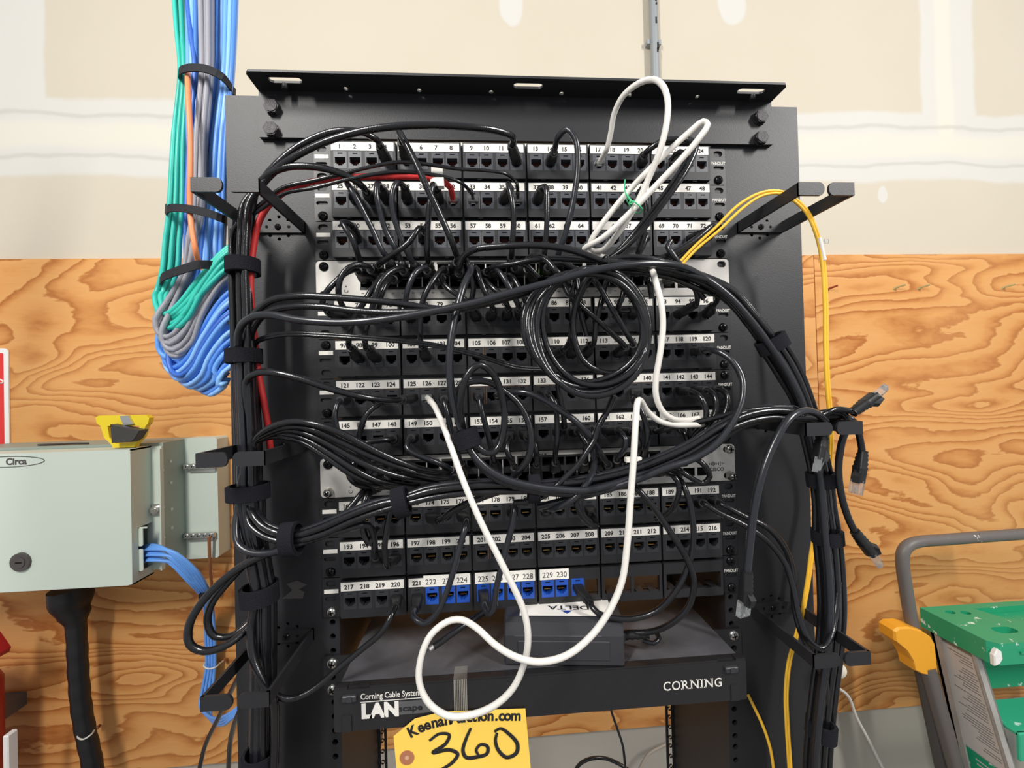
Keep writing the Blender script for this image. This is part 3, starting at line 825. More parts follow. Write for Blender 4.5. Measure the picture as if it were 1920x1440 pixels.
def loose_plug(root, p, d, r, up):
    """boot and plug on a free end"""
    d = d.normalized(); q = [p-d*4+d*i*3.0 for i in range(12)]
    part(boot_mesh(q[::-1], r, 30), 'boot', 'boot_black', root)
    s = d.cross(up).normalized(); u = s.cross(d).normalized()
    k = MB(); pb = p+d*17
    vs = [pb+s*x+u*z+d*a for a, x, z in ((0, -3.4, 3.5), (0, 3.4, 3.5), (6, -3.6, 9), (6, 3.6, 9), (13, -3, 7.5), (13, 3, 7.5), (13, -3.2, 4), (13, 3.2, 4))]
    k.add(vs, [(0, 1, 3, 2), (2, 3, 5, 4), (4, 5, 7, 6), (6, 7, 1, 0), (0, 2, 4, 6), (1, 3, 5, 7)]); part(k, 'latch_cover', 'boot_black', root)
    part(plug_mesh(p+d*27, d, up, 13), 'plug', 'clear_plastic', root)
def velcro(label, c, axis, rx, ry, h, th=2.2, mats='velcro', name='cable_strap', tail=True):
    rx *= .86; ry *= .9; axis = Vector(axis).normalized(); e1 = axis.cross(Vector((0, 1, 0))).normalized(); e2 = axis.cross(e1).normalized()
    pts = [c+e1*rx*math.cos(t)+e2*ry*math.sin(t) for t in [2*PI*i/36 for i in range(36)]]
    root = thing(name, label, 'cable strap', c, 'black hook and loop cable straps')
    b_ = MB(); b_.sweep(pts, lambda i, t: [(-th/2, -h/2), (th/2, -h/2), (th/2, h/2), (-th/2, h/2)], up=axis, closed=True, smooth=False)
    part(b_, 'band', mats, root)
    if tail:
        k = MB(); q = [c+e1*(rx+1.6)*math.cos(t)+e2*(ry+1.6)*math.sin(t) for t in [PI*(1.02+.9*i/14) if e2.y > 0 else -PI*(.02+.9*i/14)+PI for i in range(15)]]
        k.sweep(q, lambda i, t: [(-.9, -h*.46), (.9, -h*.46), (.9, h*.46), (-.9, h*.46)], up=axis, smooth=False); part(k, 'overlap_end', mats, root)
    return root

# left trunk of black cords
LBP = [(466, 345), (462, 385), (458, 430), (455, 500), (457, 580), (460, 668), (463, 750), (467, 830), (468, 920), (474, 1000), (484, 1060), (492, 1112), (493, 1200), (492, 1300), (490, 1420), (489, 1500)]
def ltrunk(y0, y1, ox, oy, up=False):
    q = [at(x+ox*(1 if y < 950 else .85), y, -46+oy) for x, y in LBP if y0 < y <= y1]
    if y1 >= 1500: q.append(Vector((q[-1].x, q[-1].y, -1960)))
    return q[::-1] if up else q
def T(mid, ox, oy, y0=360, y1=1500): return px(mid)+ltrunk(y0, y1, ox, oy)

cord('black patch cord from port 4 arching over ports 1 to 3 to the left trunk', T('708,264,-46 684,250,-54 655,245,-60 620,248,-60 560,274,-60 512,314,-58 485,348,-54', -6, -8, 380), 4, None, 3.3)
cord('long black patch cord from port 12 arching along the top bar to the left trunk', T('962,258,-50 935,246,-60 890,239,-70 820,235,-76 740,237,-78 670,248,-76 600,270,-72 540,302,-66 500,336,-58', 4, -12, 380), 12, None, 3.5)
cord('black patch cord from port 27 arching under ports 1 and 2 to the left trunk', T('682,352,-48 660,335,-58 630,322,-62 590,313,-64 540,313,-64 505,327,-60 482,352,-56', 12, -2, 395), 27, None, 3.4)
cord('thin black cord from port 36 bowing over ports 5 to 12 to the left trunk', T('968,342,-30 950,327,-40 910,320,-46 860,317,-50 800,308,-54 750,304,-56 700,312,-58 650,324,-60 590,338,-60 530,352,-58 495,378,-54', -14, 6, 400), 36, None, 1.9, boot=None)
cord('thin black cord from port 33 bowing over ports 26 to 31 to the left trunk', T('884,362,-26 868,345,-38 835,332,-46 790,325,-52 745,322,-56 700,327,-60 650,337,-62 590,352,-62 530,364,-58 490,392,-54', -20, 2, 400), 33, None, 1.9, boot=None)
rr, _ = cord('red patch cord from port 32 running left and down the left trunk', px('845,352,-30 832,341,-40 800,333,-48 750,331,-52 700,331,-54 640,333,-56 590,340,-56 545,354,-54 508,380,-52 486,415,-50 475,465,-48 470,520,-48 472,580,-46 478,640,-42 485,700,-40 494,750,-38 502,795,-36 508,850,-34'), 32, None, 3.2, 'cable_red', group=None, boot=None)
k = MB(); f0 = at(820, 343, -45); k.box(f0.x-7, f0.x+7, -49, -41, f0.z-5, f0.z+4, 0); k.box(f0.x-6, f0.x+6, -45.6, -45, f0.z+4, f0.z+18, 0); k.text('E', f0.x-2, -45.9, f0.z+8, 4.2, 1, rot=PI/2)
part(k, 'label_flag', ['label_white', 'ink'], rr, 'white label flag')

# cords dropping from the upper panels to the upper switch
DROP = [('26', 26, '657,352,-42 651,344,-52 662,362,-55 676,387,-52 698,430,-46 719,474,-40 734,490,-30', '742,520'),
 ('28', 28, '714,350,-42 708,343,-52 706,365,-56 713,398,-52 723,432,-46 742,467,-40 754,495,-30', '760,516'),
 ('29', 29, '756,348,-44 744,343,-54 735,366,-56 737,400,-52 748,435,-46 762,470,-40 776,497,-30', '786,514'),
 ('31', 31, '818,352,-42 812,346,-52 806,379,-54 802,430,-48 801,474,-40 804,496,-30', '808,514'),
 ('50', 50, '655,420,-44 642,417,-52 659,445,-54 670,474,-46 678,500,-32', '684,524'),
 ('54', 54, '795,432,-40 786,428,-50 766,455,-54 735,478,-50 712,494,-38', '706,518'),
 ('35', 35, '957,352,-36 953,345,-46 960,372,-52 963,410,-50 961,450,-46 959,480,-38', '958,508'),
 ('37', 37, '1016,352,-36 1024,352,-48 1026,390,-50 1024,440,-46 1020,480,-38', '1018,510')]
for nm, n_, tr, en in DROP:
    cord('black patch cord from port %s dropping to the upper switch' % nm, tr, n_, en, 3.0, 'cable_grey_black' if n_ in (26, 28, 29) else 'cable_black')
cord('black patch cord from port 5 slanting across ports 30 and 55 to the upper switch', '752,262,-40 748,247,-56 757,262,-64 777,300,-66 800,350,-66 826,405,-62 846,450,-56 858,485,-40', 5, '862,520', 3.3)
cord('black patch cord looping up from port 14 and falling past ports 39 and 63', '1040,282,-40 1046,258,-54 1063,243,-62 1079,262,-64 1083,310,-62 1076,370,-58 1062,430,-52 1046,480,-40', 14, '1046,512', 3.2, 'cable_grey_black')
cord('black patch cord from port 20 following the white cord down past port 45', '1212,285,-44 1240,266,-52 1285,262,-62 1304,270,-70 1290,312,-74 1255,365,-74 1212,422,-70 1165,470,-62 1120,498,-50', 20, None, 3.2)
cord('black patch cord from port 22 slanting down beside the white cord past port 67', '1258,300,-44 1275,285,-56 1288,295,-62 1262,342,-64 1222,396,-62 1180,448,-58 1140,490,-48', 22, None, 3.1)
cord('black patch cord curling from port 44 down past port 68', '1196,362,-40 1204,358,-50 1212,390,-52 1206,440,-48 1195,480,-40', 44, '1190,512', 3.0)
cord('black patch cord from port 72 slanting left over ports 69 to 71', '1345,426,-40 1336,424,-46 1300,452,-50 1262,474,-50 1225,488,-48 1180,492,-44', 72, None, 3.1)
cord('black patch cord from port 71 slanting left just under the port 72 cord', '1330,432,-36 1310,455,-42 1272,482,-44 1235,496,-44 1190,498,-40', 71, None, 3.0)
cord('black patch cord from port 68 dropping behind the white loops', '1212,440,-36 1205,462,-38 1190,488,-36', 68, '1180,514', 3.0)
cord('black patch cord from above port 70 curving down to port 94', '1258,452,-54 1252,462,-56 1262,478,-58 1276,498,-56 1296,528,-52 1307,552,-48 1306,570,-40', None, 94, 3.0, 'cable_grey_black')
cord('short black patch cord curving from port 96 up behind the right cords', '1338,572,-36 1346,560,-44 1340,545,-50 1318,528,-54', 96, None, 3.0)

# upper switch to the panels below
SWD = [('73', '700,520', '668,505,-44 648,512,-54 630,528,-58 612,548,-58 605,568,-54 612,582,-42', 73, 'black patch cord arching left over the upper switch screw to port 73'),
 ('74', '718,514', '690,500,-46 665,497,-56 645,510,-60 635,535,-60 637,562,-54 648,582,-42', 74, 'black patch cord arching above the port 73 cord to port 74'),
 ('98', '728,518', '716,518,-40 706,530,-52 692,552,-60 678,574,-60 664,597,-56 656,625,-52 654,648,-44', 98, 'black patch cord from the upper switch down to port 98'),
 ('99', '770,514', '752,503,-48 730,511,-58 710,535,-64 702,562,-64 693,595,-60 685,630,-54 686,652,-46', 99, 'black patch cord from the upper switch down to port 99'),
 ('75', '745,524', '736,522,-40 722,536,-52 714,556,-54 710,578,-44', 75, 'short black patch cord from the upper switch to port 75'),
 ('77', '812,518', '798,502,-48 780,510,-58 767,535,-60 761,562,-56 762,580,-44', 77, 'grey-sheened black patch cord arching from the upper switch to port 77'),
 ('102', '838,510', '832,503,-46 815,522,-58 799,548,-62 791,572,-60 788,610,-56 789,645,-48', 102, 'black patch cord from the upper switch down to port 102'),
 ('81', '822,528', '828,520,-40 834,535,-50 850,548,-54 872,562,-52 885,575,-42', 81, 'black patch cord curving right from the upper switch to port 81'),
 ('82', '888,520', '892,502,-46 897,515,-54 907,542,-56 918,565,-52 925,580,-42', 82, 'black patch cord from the upper switch to port 82'),
 ('83', '905,528', '909,526,-42 925,541,-52 943,556,-54 953,578,-44', 83, 'black patch cord from the upper switch to port 83'),
 ('84', '930,518', '926,502,-46 938,512,-54 953,535,-58 966,560,-54 974,578,-44', 84, 'black patch cord from the upper switch to port 84'),
 ('85', '952,522', '957,516,-46 968,530,-54 981,555,-56 992,578,-46', 85, 'black patch cord from the upper switch to port 85 at the coil edge'),
 ('115', '1102,518', '1108,520,-48 1122,535,-56 1148,580,-58 1170,618,-52 1184,640,-42', 115, 'black patch cord slanting through the coil to port 115'),
 ('114', '1050,520', '1056,528,-46 1064,548,-54 1088,572,-56 1120,600,-54 1150,628,-50 1172,650,-42', 114, 'black patch cord slanting through the coil to port 114'),
 ('112', '1140,520', '1136,530,-44 1129,560,-52 1118,604,-52 1113,645,-46', 112, 'black patch cord dropping through the coil to port 112'),
 ('91', '1165,520', '1172,530,-42 1166,560,-46 1158,580,-40', 91, 'short black patch cord inside the coil to port 91'),
 ('111', '1082,522', '1074,545,-44 1072,590,-50 1074,625,-48 1068,646,-42', 111, 'black patch cord inside the coil to port 111')]
for _, a_, tr, n_, lb in SWD:
    cord(lb, tr, a_, n_, 3.0, 'cable_grey_black' if n_ in (77, 84, 115) else 'cable_black')
# short stubs plugged along the upper switch whose far ends vanish in the tangle
for i, (x, y) in enumerate(((852, 508), (975, 512), (1000, 525), (1025, 512), (1085, 524), (1125, 516), (1210, 520), (1250, 528))):
    cord(['black patch cord in the upper switch right of the port 5 cord', 'black patch cord in the upper switch right of the port 84 cord', 'black patch cord looping up out of the upper switch into the coil',
          'black patch cord in the upper switch above port 86', 'black patch cord in the upper switch above port 88', 'black patch cord in the upper switch above port 89', 'black patch cord in the upper switch beside the white cord',
          'black patch cord in the upper switch right of the white cord'][i],
         px(['856,490,-40 868,482,-48 880,500,-50 888,540,-46 880,575,-40', '966,500,-42 962,492,-50 985,497,-52 1010,520,-50', '988,500,-44 990,485,-56 1006,479,-64 1025,488,-70 1045,510,-76 1068,530,-70',
             '1030,498,-44 1050,492,-52 1080,505,-54', '1080,505,-42 1085,540,-48 1090,590,-50 1100,630,-46', '1140,505,-44 1160,520,-52 1185,545,-54 1195,575,-48', '1214,505,-44 1218,530,-52 1222,560,-50', '1256,512,-42 1262,500,-48 1290,520,-52 1320,560,-50'][i]),
         '%d,%d' % (x, y), None, 3.0)

# long cords crossing to the right trunk
RBP = [(1320, 517), (1368, 552), (1410, 598), (1446, 645), (1478, 695), (1506, 755), (1526, 830), (1540, 895), (1546, 950), (1551, 1005), (1558, 1080), (1560, 1150), (1555, 1220), (1546, 1290), (1538, 1365), (1532, 1470)]
def rtrunk(y0, ox, oy, y1=1500):
    o = []
    for x, y in RBP:
        if y0 < y <= y1:
            k = 1.0 if y > 600 else .8
            o.append(at(x+ox*k*(.8 if y < 1000 else 1), y-(ox*.5 if y < 700 else 0), -58+oy))
    o.append(Vector((o[-1].x, o[-1].y, -1960)))
    return o
cord('long glossy black cord sweeping from the left trunk over the panels to the right trunk', ltrunk(660, 1500, -10, -10, True)[:]+px('446,640,-62 452,612,-72 472,595,-84 505,590,-92 560,600,-98 640,605,-102 720,599,-104 800,586,-104 880,570,-104 960,548,-104 1040,527,-104 1100,510,-104 1160,499,-104 1220,494,-100 1270,498,-92')+rtrunk(510, -4, -14), None, None, 3.5, 'cable_grey_black')
cord('upper of two black cords running from the left trunk past port 73 to the coil', ltrunk(660, 1500, 2, 8, True)+px('470,600,-56 486,580,-66 512,562,-76 560,555,-82 620,557,-84 680,562,-84 740,568,-84 800,577,-82 860,580,-80 930,565,-82 1000,545,-84'), None, None, 3.3)
cord('lower of two black cords running from the left trunk past port 73 to the coil', ltrunk(660, 1500, 14, 6, True)+px('470,632,-50 482,604,-60 506,584,-72 550,575,-80 600,575,-84 660,582,-86 720,586,-88 780,585,-90 850,580,-92 930,563,-92 1000,540,-90'), None, None, 3.3)
for i in (0, 1):
    cord(('upper strand of the thin black pair sagging from the left trunk across port 104', 'lower strand of the thin black pair sagging from the left trunk across port 104')[i],
         ltrunk(668, 1500, 18+i*4, 10, True)+[at(x, y+i*4.2, Y) for x, y, Y in ((478, 645, -46), (498, 631, -56), (540, 624, -64), (600, 626, -68), (680, 631, -70), (740, 636, -70), (800, 643, -68), (860, 655, -64), (920, 672, -58), (970, 687, -52), (1030, 690, -44))], None, None, 1.7)
cord('black patch cord from port 125 running left to the left trunk', ltrunk(750, 1500, 8, -10, True)+px('462,716,-60 480,700,-68 508,698,-74 560,709,-76 620,729,-74 680,744,-66 725,750,-52 752,750,-40'), None, 125, 3.4)
cord('black cord arching from the upper switch over ports 57 to 64 to the right trunk', px('860,505,-48 869,482,-56 889,468,-64 940,462,-72 1006,460,-78 1064,467,-82 1105,480,-84 1130,490,-84 1180,494,-84 1240,502,-82 1290,515,-78')+rtrunk(540, 10, -2), '862,514', None, 3.3)
cord('black printed cord running right along the top of the upper switch to the right trunk', px('914,507,-42 933,499,-52 962,495,-58 1000,487,-64 1040,485,-68 1090,487,-72 1150,490,-74 1200,502,-74 1260,512,-72')+rtrunk(540, 2, 6), '908,520', None, 3.1)
for i in range(3):
    cord(('black cord leaving the coil to the right trunk, uppermost of three', 'black cord leaving the coil to the right trunk, middle of three', 'black cord leaving the coil to the right trunk, lowest of three')[i],
         px(('1120,492,-72 1180,482,-76 1240,490,-76 1295,508,-72', '1130,496,-66 1190,502,-70 1250,510,-70 1300,524,-66', '1150,508,-60 1210,512,-64 1262,522,-64 1305,540,-62')[i])+rtrunk(548, (14, -10, -16)[i], (4, -4, 8)[i]), None, None, 3.2)

# coil of cord hanging in the middle
root = thing('coiled_cable', 'coil of black cord hanging over ports 85 to 139 in the middle of the rack', 'coiled cable', at(1100, 500, -90))
turns = []
for k_ in range(5):
    for i in range(24):
        t = 2*PI*i/24+PI*.5
        cx, cy = (1097, 617); rx, ry = (112, 110, 107, 104, 100)[k_], (104, 110, 116, 120, 112)[k_]
        cx += (-4, 2, 8, 14, 20)[k_]; cy += (-4, 0, 4, 6, -6)[k_]
        if math.sin(t) > .3: cy += 6*(k_ % 3)*(math.sin(t)-.3)
        turns.append(at(cx-rx*math.cos(t)*(1+.04*math.sin(2*t)), cy-ry*math.sin(t), -88-(k_*2.3 % 7)-4*math.cos(t*2+k_)))
k = MB(); k.tube(spline(turns, 6), 3.1, 10); part(k, 'cord', 'cable_black', root)
k = MB(); c_ = at(1133, 497, -86)
k.sweep([c_+Vector((0, 15*math.cos(t), 8*math.sin(t))) for t in [2*PI*i/20 for i in range(20)]], lambda i, t: [(-.6, -.7), (.6, -.7), (.6, .7), (-.6, .7)], up=Vector((1, 0, 0)), closed=True); part(k, 'wire_tie', 'strap_black', root)
cord('black cord hanging in a deep curve inside the coil from port 110', '1058,655,-42 1068,640,-54 1074,600,-62 1082,560,-66 1098,525,-70 1112,508,-74', 110, None, 3.0)
cord('black cord in the coil dipping under ports 111 to 116', '1112,515,-66 1092,545,-64 1076,590,-62 1077,635,-62 1094,676,-62 1124,696,-62 1170,700,-66 1200,680,-70', None, None, 3.2, group=None)

# panels 121 to 168 down to the lower switch
LOW = [(121, '634,752,-40 628,772,-46 631,800,-46 640,835,-42 660,868,-36', '690,878', 'black patch cord from port 121 dropping past port 145 to the lower switch'),
 (123, '715,755,-42 690,774,-48 676,805,-48 672,840,-44 690,865,-34', '706,880', 'black patch cord from port 123 dropping past port 146 to the lower switch'),
 (148, '735,824,-38 705,826,-46 670,840,-48 690,868,-40', '722,884', 'black patch cord from port 148 bending left to the lower switch'),
 (149, '769,823,-38 762,838,-46 775,850,-48 805,862,-48 835,874,-42', '862,886', 'black patch cord from port 149 curving right to the lower switch'),
 (127, '832,750,-42 840,780,-48 848,815,-48 858,850,-42', '872,880', 'black patch cord from port 127 dropping behind the white cord'),
 (129, '899,745,-42 904,772,-48 914,810,-48 922,845,-42', '930,876', 'black patch cord from port 129 dropping past port 153 to the lower switch'),
 (133, '1029,740,-42 1041,757,-48 1044,785,-50 1045,820,-50 1041,855,-44', '1038,878', 'black patch cord from port 133 dropping past port 158 to the lower switch'),
 (155, '955,822,-38 950,842,-46 959,864,-46', '968,884', 'black patch cord from port 155 dropping to the lower switch'),
 (156, '990,820,-38 1003,832,-46 1006,852,-46', '1002,882', 'black patch cord from port 156 dropping to the lower switch'),
 (161, '1161,809,-40 1173,823,-48 1170,844,-48 1158,858,-42', '1148,872', 'black patch cord from port 161 hooking down to the lower switch'),
 (162, '1188,812,-40 1198,828,-48 1198,848,-46 1188,862,-40', '1176,876', 'black patch cord from port 162 hooking down behind the white cord'),
 (139, '1188,752,-44 1201,768,-52 1211,796,-54 1214,825,-54 1208,852,-48', '1198,874', 'black patch cord from port 139 dropping right of the white cord'),
 (142, '1302,736,-44 1316,748,-54 1324,770,-56 1321,792,-56 1300,818,-54', '1268,866', 'leftmost of three black cords bending down from ports 142 to 144'),
 (143, '1330,732,-44 1341,746,-54 1342,770,-56 1332,792,-56 1310,822,-54', '1254,868', 'middle of three black cords bending down from ports 142 to 144'),
 (144, '1352,730,-44 1364,742,-54 1362,766,-56 1350,790,-56 1325,822,-54', '1240,872', 'rightmost of three black cords bending down from ports 142 to 144'),
 (159, '1085,810,-40 1098,830,-46 1112,850,-44', '1118,874', 'black patch cord from port 159 slanting right to the lower switch'),
 (160, '1112,806,-38 1100,835,-46 1096,855,-42', '1090,876', 'black patch cord from port 160 dropping to the lower switch'),
 (166, '1280,806,-38 1290,826,-44 1276,846,-42', '1262,864', 'black patch cord from port 166 curling down behind the right bundle'),
 (167, '1305,802,-38 1312,815,-44 1296,840,-44', '1230,870', 'black patch cord from port 167 curling down behind the right bundle')]
for n_, tr, en, lb in LOW:
    fr_ = cord(lb, tr, n_, en, 3.0, 'cable_grey_black' if n_ in (121, 129, 149, 161) else 'cable_black')[0]
    if n_ == 162:
        k = MB(); p = at(1186, 861, -48); k.box(p.x-8, p.x+9, p.y-4, p.y+3, p.z-3, p.z+2.4, 0, .6); part(k, 'label_flag', 'label_white', fr_, 'white label flag')
cord('black patch cord from port 158 with its boot turned straight up behind the coil', '1058,800,-40 1056,775,-44 1050,748,-46 1046,720,-46', 158, None, 3.0)
cord('black patch cord from port 131 arching right and down to the lower switch', '930,742,-40 945,737,-50 962,735,-58 985,736,-64 1013,746,-68 1047,767,-70 1079,790,-70 1108,821,-66 1127,852,-54', 131, '1138,876', 3.3, 'cable_grey_black')
cord('black cord from under the coil slanting left past port 161 to the mid bundle', '1150,743,-70 1139,771,-70 1122,799,-70 1114,825,-70 1100,847,-72 1085,870,-76 1064,891,-80 1039,915,-84 1017,931,-80 991,940,-74 965,942,-66', None, None, 3.0)
cord('thick black cord looping from the lower switch under port 183 to port 181', '1112,845,-40 1114,860,-54 1112,885,-74 1099,909,-86 1079,932,-88 1057,947,-84 1036,954,-70 1020,950,-48', '1108,872', 181, 3.4, 'cable_grey_black')
cord('black patch cord hanging in a small loop from port 184', '1112,968,-38 1119,986,-46 1104,982,-52 1088,963,-54 1080,938,-54 1084,915,-48', 184, None, 3.0)
cord('long black cord from port 119 bowing round ports 120 to 168 to the mid bundle', '1325,656,-44 1342,658,-56 1368,672,-66 1390,705,-74 1392,745,-80 1375,790,-86 1340,834,-90 1300,860,-92 1250,877,-94 1195,899,-92 1130,920,-86 1060,938,-78 1010,950,-66', 119, None, 3.5, 'cable_grey_black')
cord('black patch cord from port 164 slanting right to the mid right ring', '1232,809,-40 1252,804,-50 1290,796,-58 1340,784,-66 1390,772,-70 1440,766,-70 1490,772,-68 1520,790,-62 1540,830,-56', 164, None, 3.0)
cord('black cord looping at the right end of the lower switch beside its logo', '1284,862,-40 1304,860,-54 1322,874,-58 1331,893,-56 1319,906,-54 1297,897,-56 1272,880,-52', '1270,866', '1250,884', 3.0)
cord('black patch cord from the lower switch curling under port 189', '1240,882,-42 1256,887,-52 1270,902,-58 1273,922,-58 1264,948,-54 1246,966,-44 1228,972,-36', '1228,884', None, 3.0)

# cord loops around the strap in the middle
lpA, _ = cord('black cord forming the tall loop over ports 129 to 154', '870,812,-88 864,780,-96 863,755,-102 869,720,-106 882,695,-106 901,684,-104 918,694,-100 931,713,-96 940,740,-92 946,774,-88 943,812,-88 933,841,-90 921,850,-92 908,847,-92 893,835,-92 876,822,-88', None, None, 3.4, group=None)
cord('black cord forming the wide loop over ports 129 to 156', '868,818,-84 858,785,-84 856,750,-84 862,728,-84 875,718,-84 901,714,-84 926,720,-84 947,735,-84 968,752,-84 984,775,-84 994,805,-86 996,832,-88 991,858,-88 983,872,-86 968,889,-82 953,902,-76 930,905,-66', None, None, 3.4, group=None)
cord('thick black cord falling from the upper switch to the strap below port 152', '884,502,-54 880,515,-72 870,535,-84 859,572,-90 849,615,-94 843,665,-96 845,720,-96 854,768,-94 868,808,-90 880,840,-90 905,872,-92 940,895,-94 985,909,-94 1040,917,-92 1100,919,-90 1160,905,-88 1220,884,-84', '888,512', None, 3.7, 'cable_grey_black')
cord('black cord beside the thick one under the strap below port 152', '872,800,-84 878,830,-86 896,868,-88 930,898,-90 980,916,-90 1050,926,-88 1110,925,-84 1170,908,-82', None, None, 3.2, group=None)
velcro('small black strap gathering cords under port 152', at(876, 822, -90), at(884, 846, -90)-at(868, 800, -90), 11.5, 10, 18)

# cords fanning from the mid left ring into the lower switch
FAN = ['500,806,-70 545,791,-82 590,795,-88 640,812,-88 690,838,-84 740,862,-78 790,880,-66 835,888,-46',
       '495,815,-64 540,800,-76 590,806,-82 640,828,-82 690,852,-80 745,874,-74 800,892,-62 850,898,-44',
       '490,822,-60 535,806,-70 580,815,-76 630,840,-78 680,868,-78 730,888,-72 780,899,-60 815,905,-44',
       '487,826,-56 530,812,-64 575,824,-70 620,850,-74 665,880,-76 705,900,-70 745,909,-58 780,912,-44',
       '492,818,-54 540,803,-62 600,822,-70 660,855,-72 710,880,-68 760,893,-58 805,890,-42',
       '485,829,-52 528,818,-60 570,830,-66 612,856,-70 652,884,-72 690,903,-66 725,912,-54 750,915,-40']
FE = ['852,884', '866,897', '832,902', '796,910', '816,884', '766,912']
FL = ['topmost', 'second from the top', 'third from the top', 'fourth from the top', 'second from the bottom', 'lowest']
for i in range(6):
    cord('%s of six black cords fanning from the mid left ring' % FL[i], ltrunk(840, 1500, (-18, -8, 2, 12, -2, 20)[i], (-10, 8, -4, 10, 0, 4)[i], True)+px(('478,828,-58 '+FAN[i]) if i < 3 else FAN[i]), None, FE[i], 3.3)
cord('black cord hooking round the left end of the lower switch', '668,862,-46 655,875,-52 656,895,-54 670,908,-50 692,913,-40', '684,862', '708,914', 3.1)
for i, x in enumerate((700, 716, 738)):
    cord(('first', 'second', 'third')[i]+' short grey-black cord from the left end of the lower switch', [at(x-4, 885-i*2, -36), at(x-16, 893, -44), at(x-8, 906, -46), at(x+14, 914, -40), at(x+40, 910, -30)], '%d,%d' % (x, 876), None, 3.0, 'cable_grey_black')

# long cords strapped from the left trunk to the mid right ring
EP = [(470, 965, -58), (490, 990, -64), (518, 1003, -68), (545, 1008, -70), (600, 994, -74), (660, 968, -78), (710, 950, -80), (752, 940, -82), (800, 926, -82), (860, 917, -82), (930, 913, -80), (1000, 914, -78), (1060, 911, -76), (1110, 904, -76), (1170, 890, -78), (1230, 869, -80), (1290, 842, -80), (1345, 808, -78), (1395, 784, -74), (1445, 774, -72), (1492, 777, -70)]
OFF = ((-10, 4), (-4, -5), (3, 5), (9, -4))
TL = ['topmost', 'second', 'third', 'lowest']
TAILS = [[(1522, 792, -66), (1535, 830, -60), (1545, 895, -56), (1548, 950, -56), (1554, 1005, -56), (1562, 1080, -54), (1566, 1150, -54), (1560, 1230, -54), (1548, 1300, -54), (1540, 1365, -56), (1535, 1470, -56)],
         [(1525, 790, -60), (1540, 840, -54), (1552, 900, -52), (1556, 960, -52), (1560, 1010, -52), (1570, 1090, -50), (1576, 1150, -50), (1572, 1230, -50), (1556, 1300, -52), (1546, 1365, -54), (1540, 1470, -54)]]
def estrand(i):
    ox, oy = OFF[i]; q = ltrunk(350, 930, (-14, -4, 6, 16)[i], (-4, 6, -8, 4)[i])[4:]
    for x, y, Y in EP:
        k = 1.0
        if abs(x-545) < 5 or abs(x-752) < 5 or abs(x-1000) < 5: k = .75
        q.append(at(x-(ox*.6 if x < 530 else 0), y+ox*k, Y+oy*k))
    return q
cord('topmost of the long black cords strapped from left trunk to mid right ring', estrand(0)+px('1522,792,-66')+[at(*t) for t in TAILS[0][1:]], None, None, 3.5, 'cable_grey_black')
cord('second of the long black cords strapped from left trunk to mid right ring', estrand(1)+[at(*t) for t in TAILS[1]], None, None, 3.4)
r3, _ = cord('black cord hanging lowest off the mid right ring, its plug by the ladder handle', estrand(2)+px('1530,776,-70 1560,772,-78 1582,775,-82 1590,792,-82 1578,830,-80 1572,880,-78 1578,930,-78 1592,975,-78 1602,995,-78'), None, None, 3.4)
loose_plug(r3, at(1604, 998, -78), at(1640, 1046, -78)-at(1604, 998, -78), 3.4, Vector((.7, -.5, .5)))
r4, _ = cord('short black cord end hanging off the mid right ring, its plug pointing down', estrand(3)+px('1530,782,-64 1565,780,-72 1594,784,-78 1606,800,-78 1613,826,-78 1617,850,-78'), None, None, 3.2)
loose_plug(r4, at(1617, 852, -78), at(1606, 914, -78)-at(1617, 852, -78), 3.2, Vector((-.8, -.5, 0)))
r5, _ = cord('black cord draped on the mid right ring, its plug pointing up to the right', px('1300,850,-70 1350,815,-72 1400,792,-72 1450,783,-72 1500,786,-72 1545,778,-78 1566,768,-84 1585,769,-88 1604,772,-90'), None, None, 3.2)
loose_plug(r5, at(1600, 773, -90), at(1668, 722, -90)-at(1600, 773, -90), 3.2, Vector((.35, -.6, -.7)))
r6, _ = cord('black cord behind the mid right ring, its clear plug hanging on the right trunk', px('1330,845,-66 1380,806,-68 1430,788,-70 1490,786,-74 1530,788,-82 1543,800,-86 1545,812,-86'), None, None, 3.2)
loose_plug(r6, at(1544, 808, -88), at(1530, 884, -90)-at(1544, 806, -88), 3.2, Vector((.75, -.6, 0)))
r7, _ = cord('grey-sheened black cord hanging free in front, clear plug by the bottom right screws', px('1548,790,-88 1532,776,-96 1508,770,-104 1480,785,-110 1452,830,-114 1430,885,-116 1415,950,-116 1406,1020,-116 1401,1075,-116'), None, None, 3.6, 'cable_grey_black')
loose_plug(r7, at(1401, 1072, -116), at(1392, 1166, -114)-at(1401, 1072, -116), 3.6, Vector((.35, -.9, 0)))
velcro('black strap round the long cords between ports 193 and 172', at(752, 941, -82), at(775, 936, -82)-at(730, 948, -82), 15, 11, 14)
velcro('black strap round the long cords beside port 193 at the left trunk', at(547, 1010, -70), at(575, 1003, -72)-at(520, 1008, -68), 17, 12, 15)
velcro('black strap round the long cords under the lower switch centre', at(1001, 915, -78), at(1040, 912, -78)-at(960, 914, -78), 14, 11, 12)

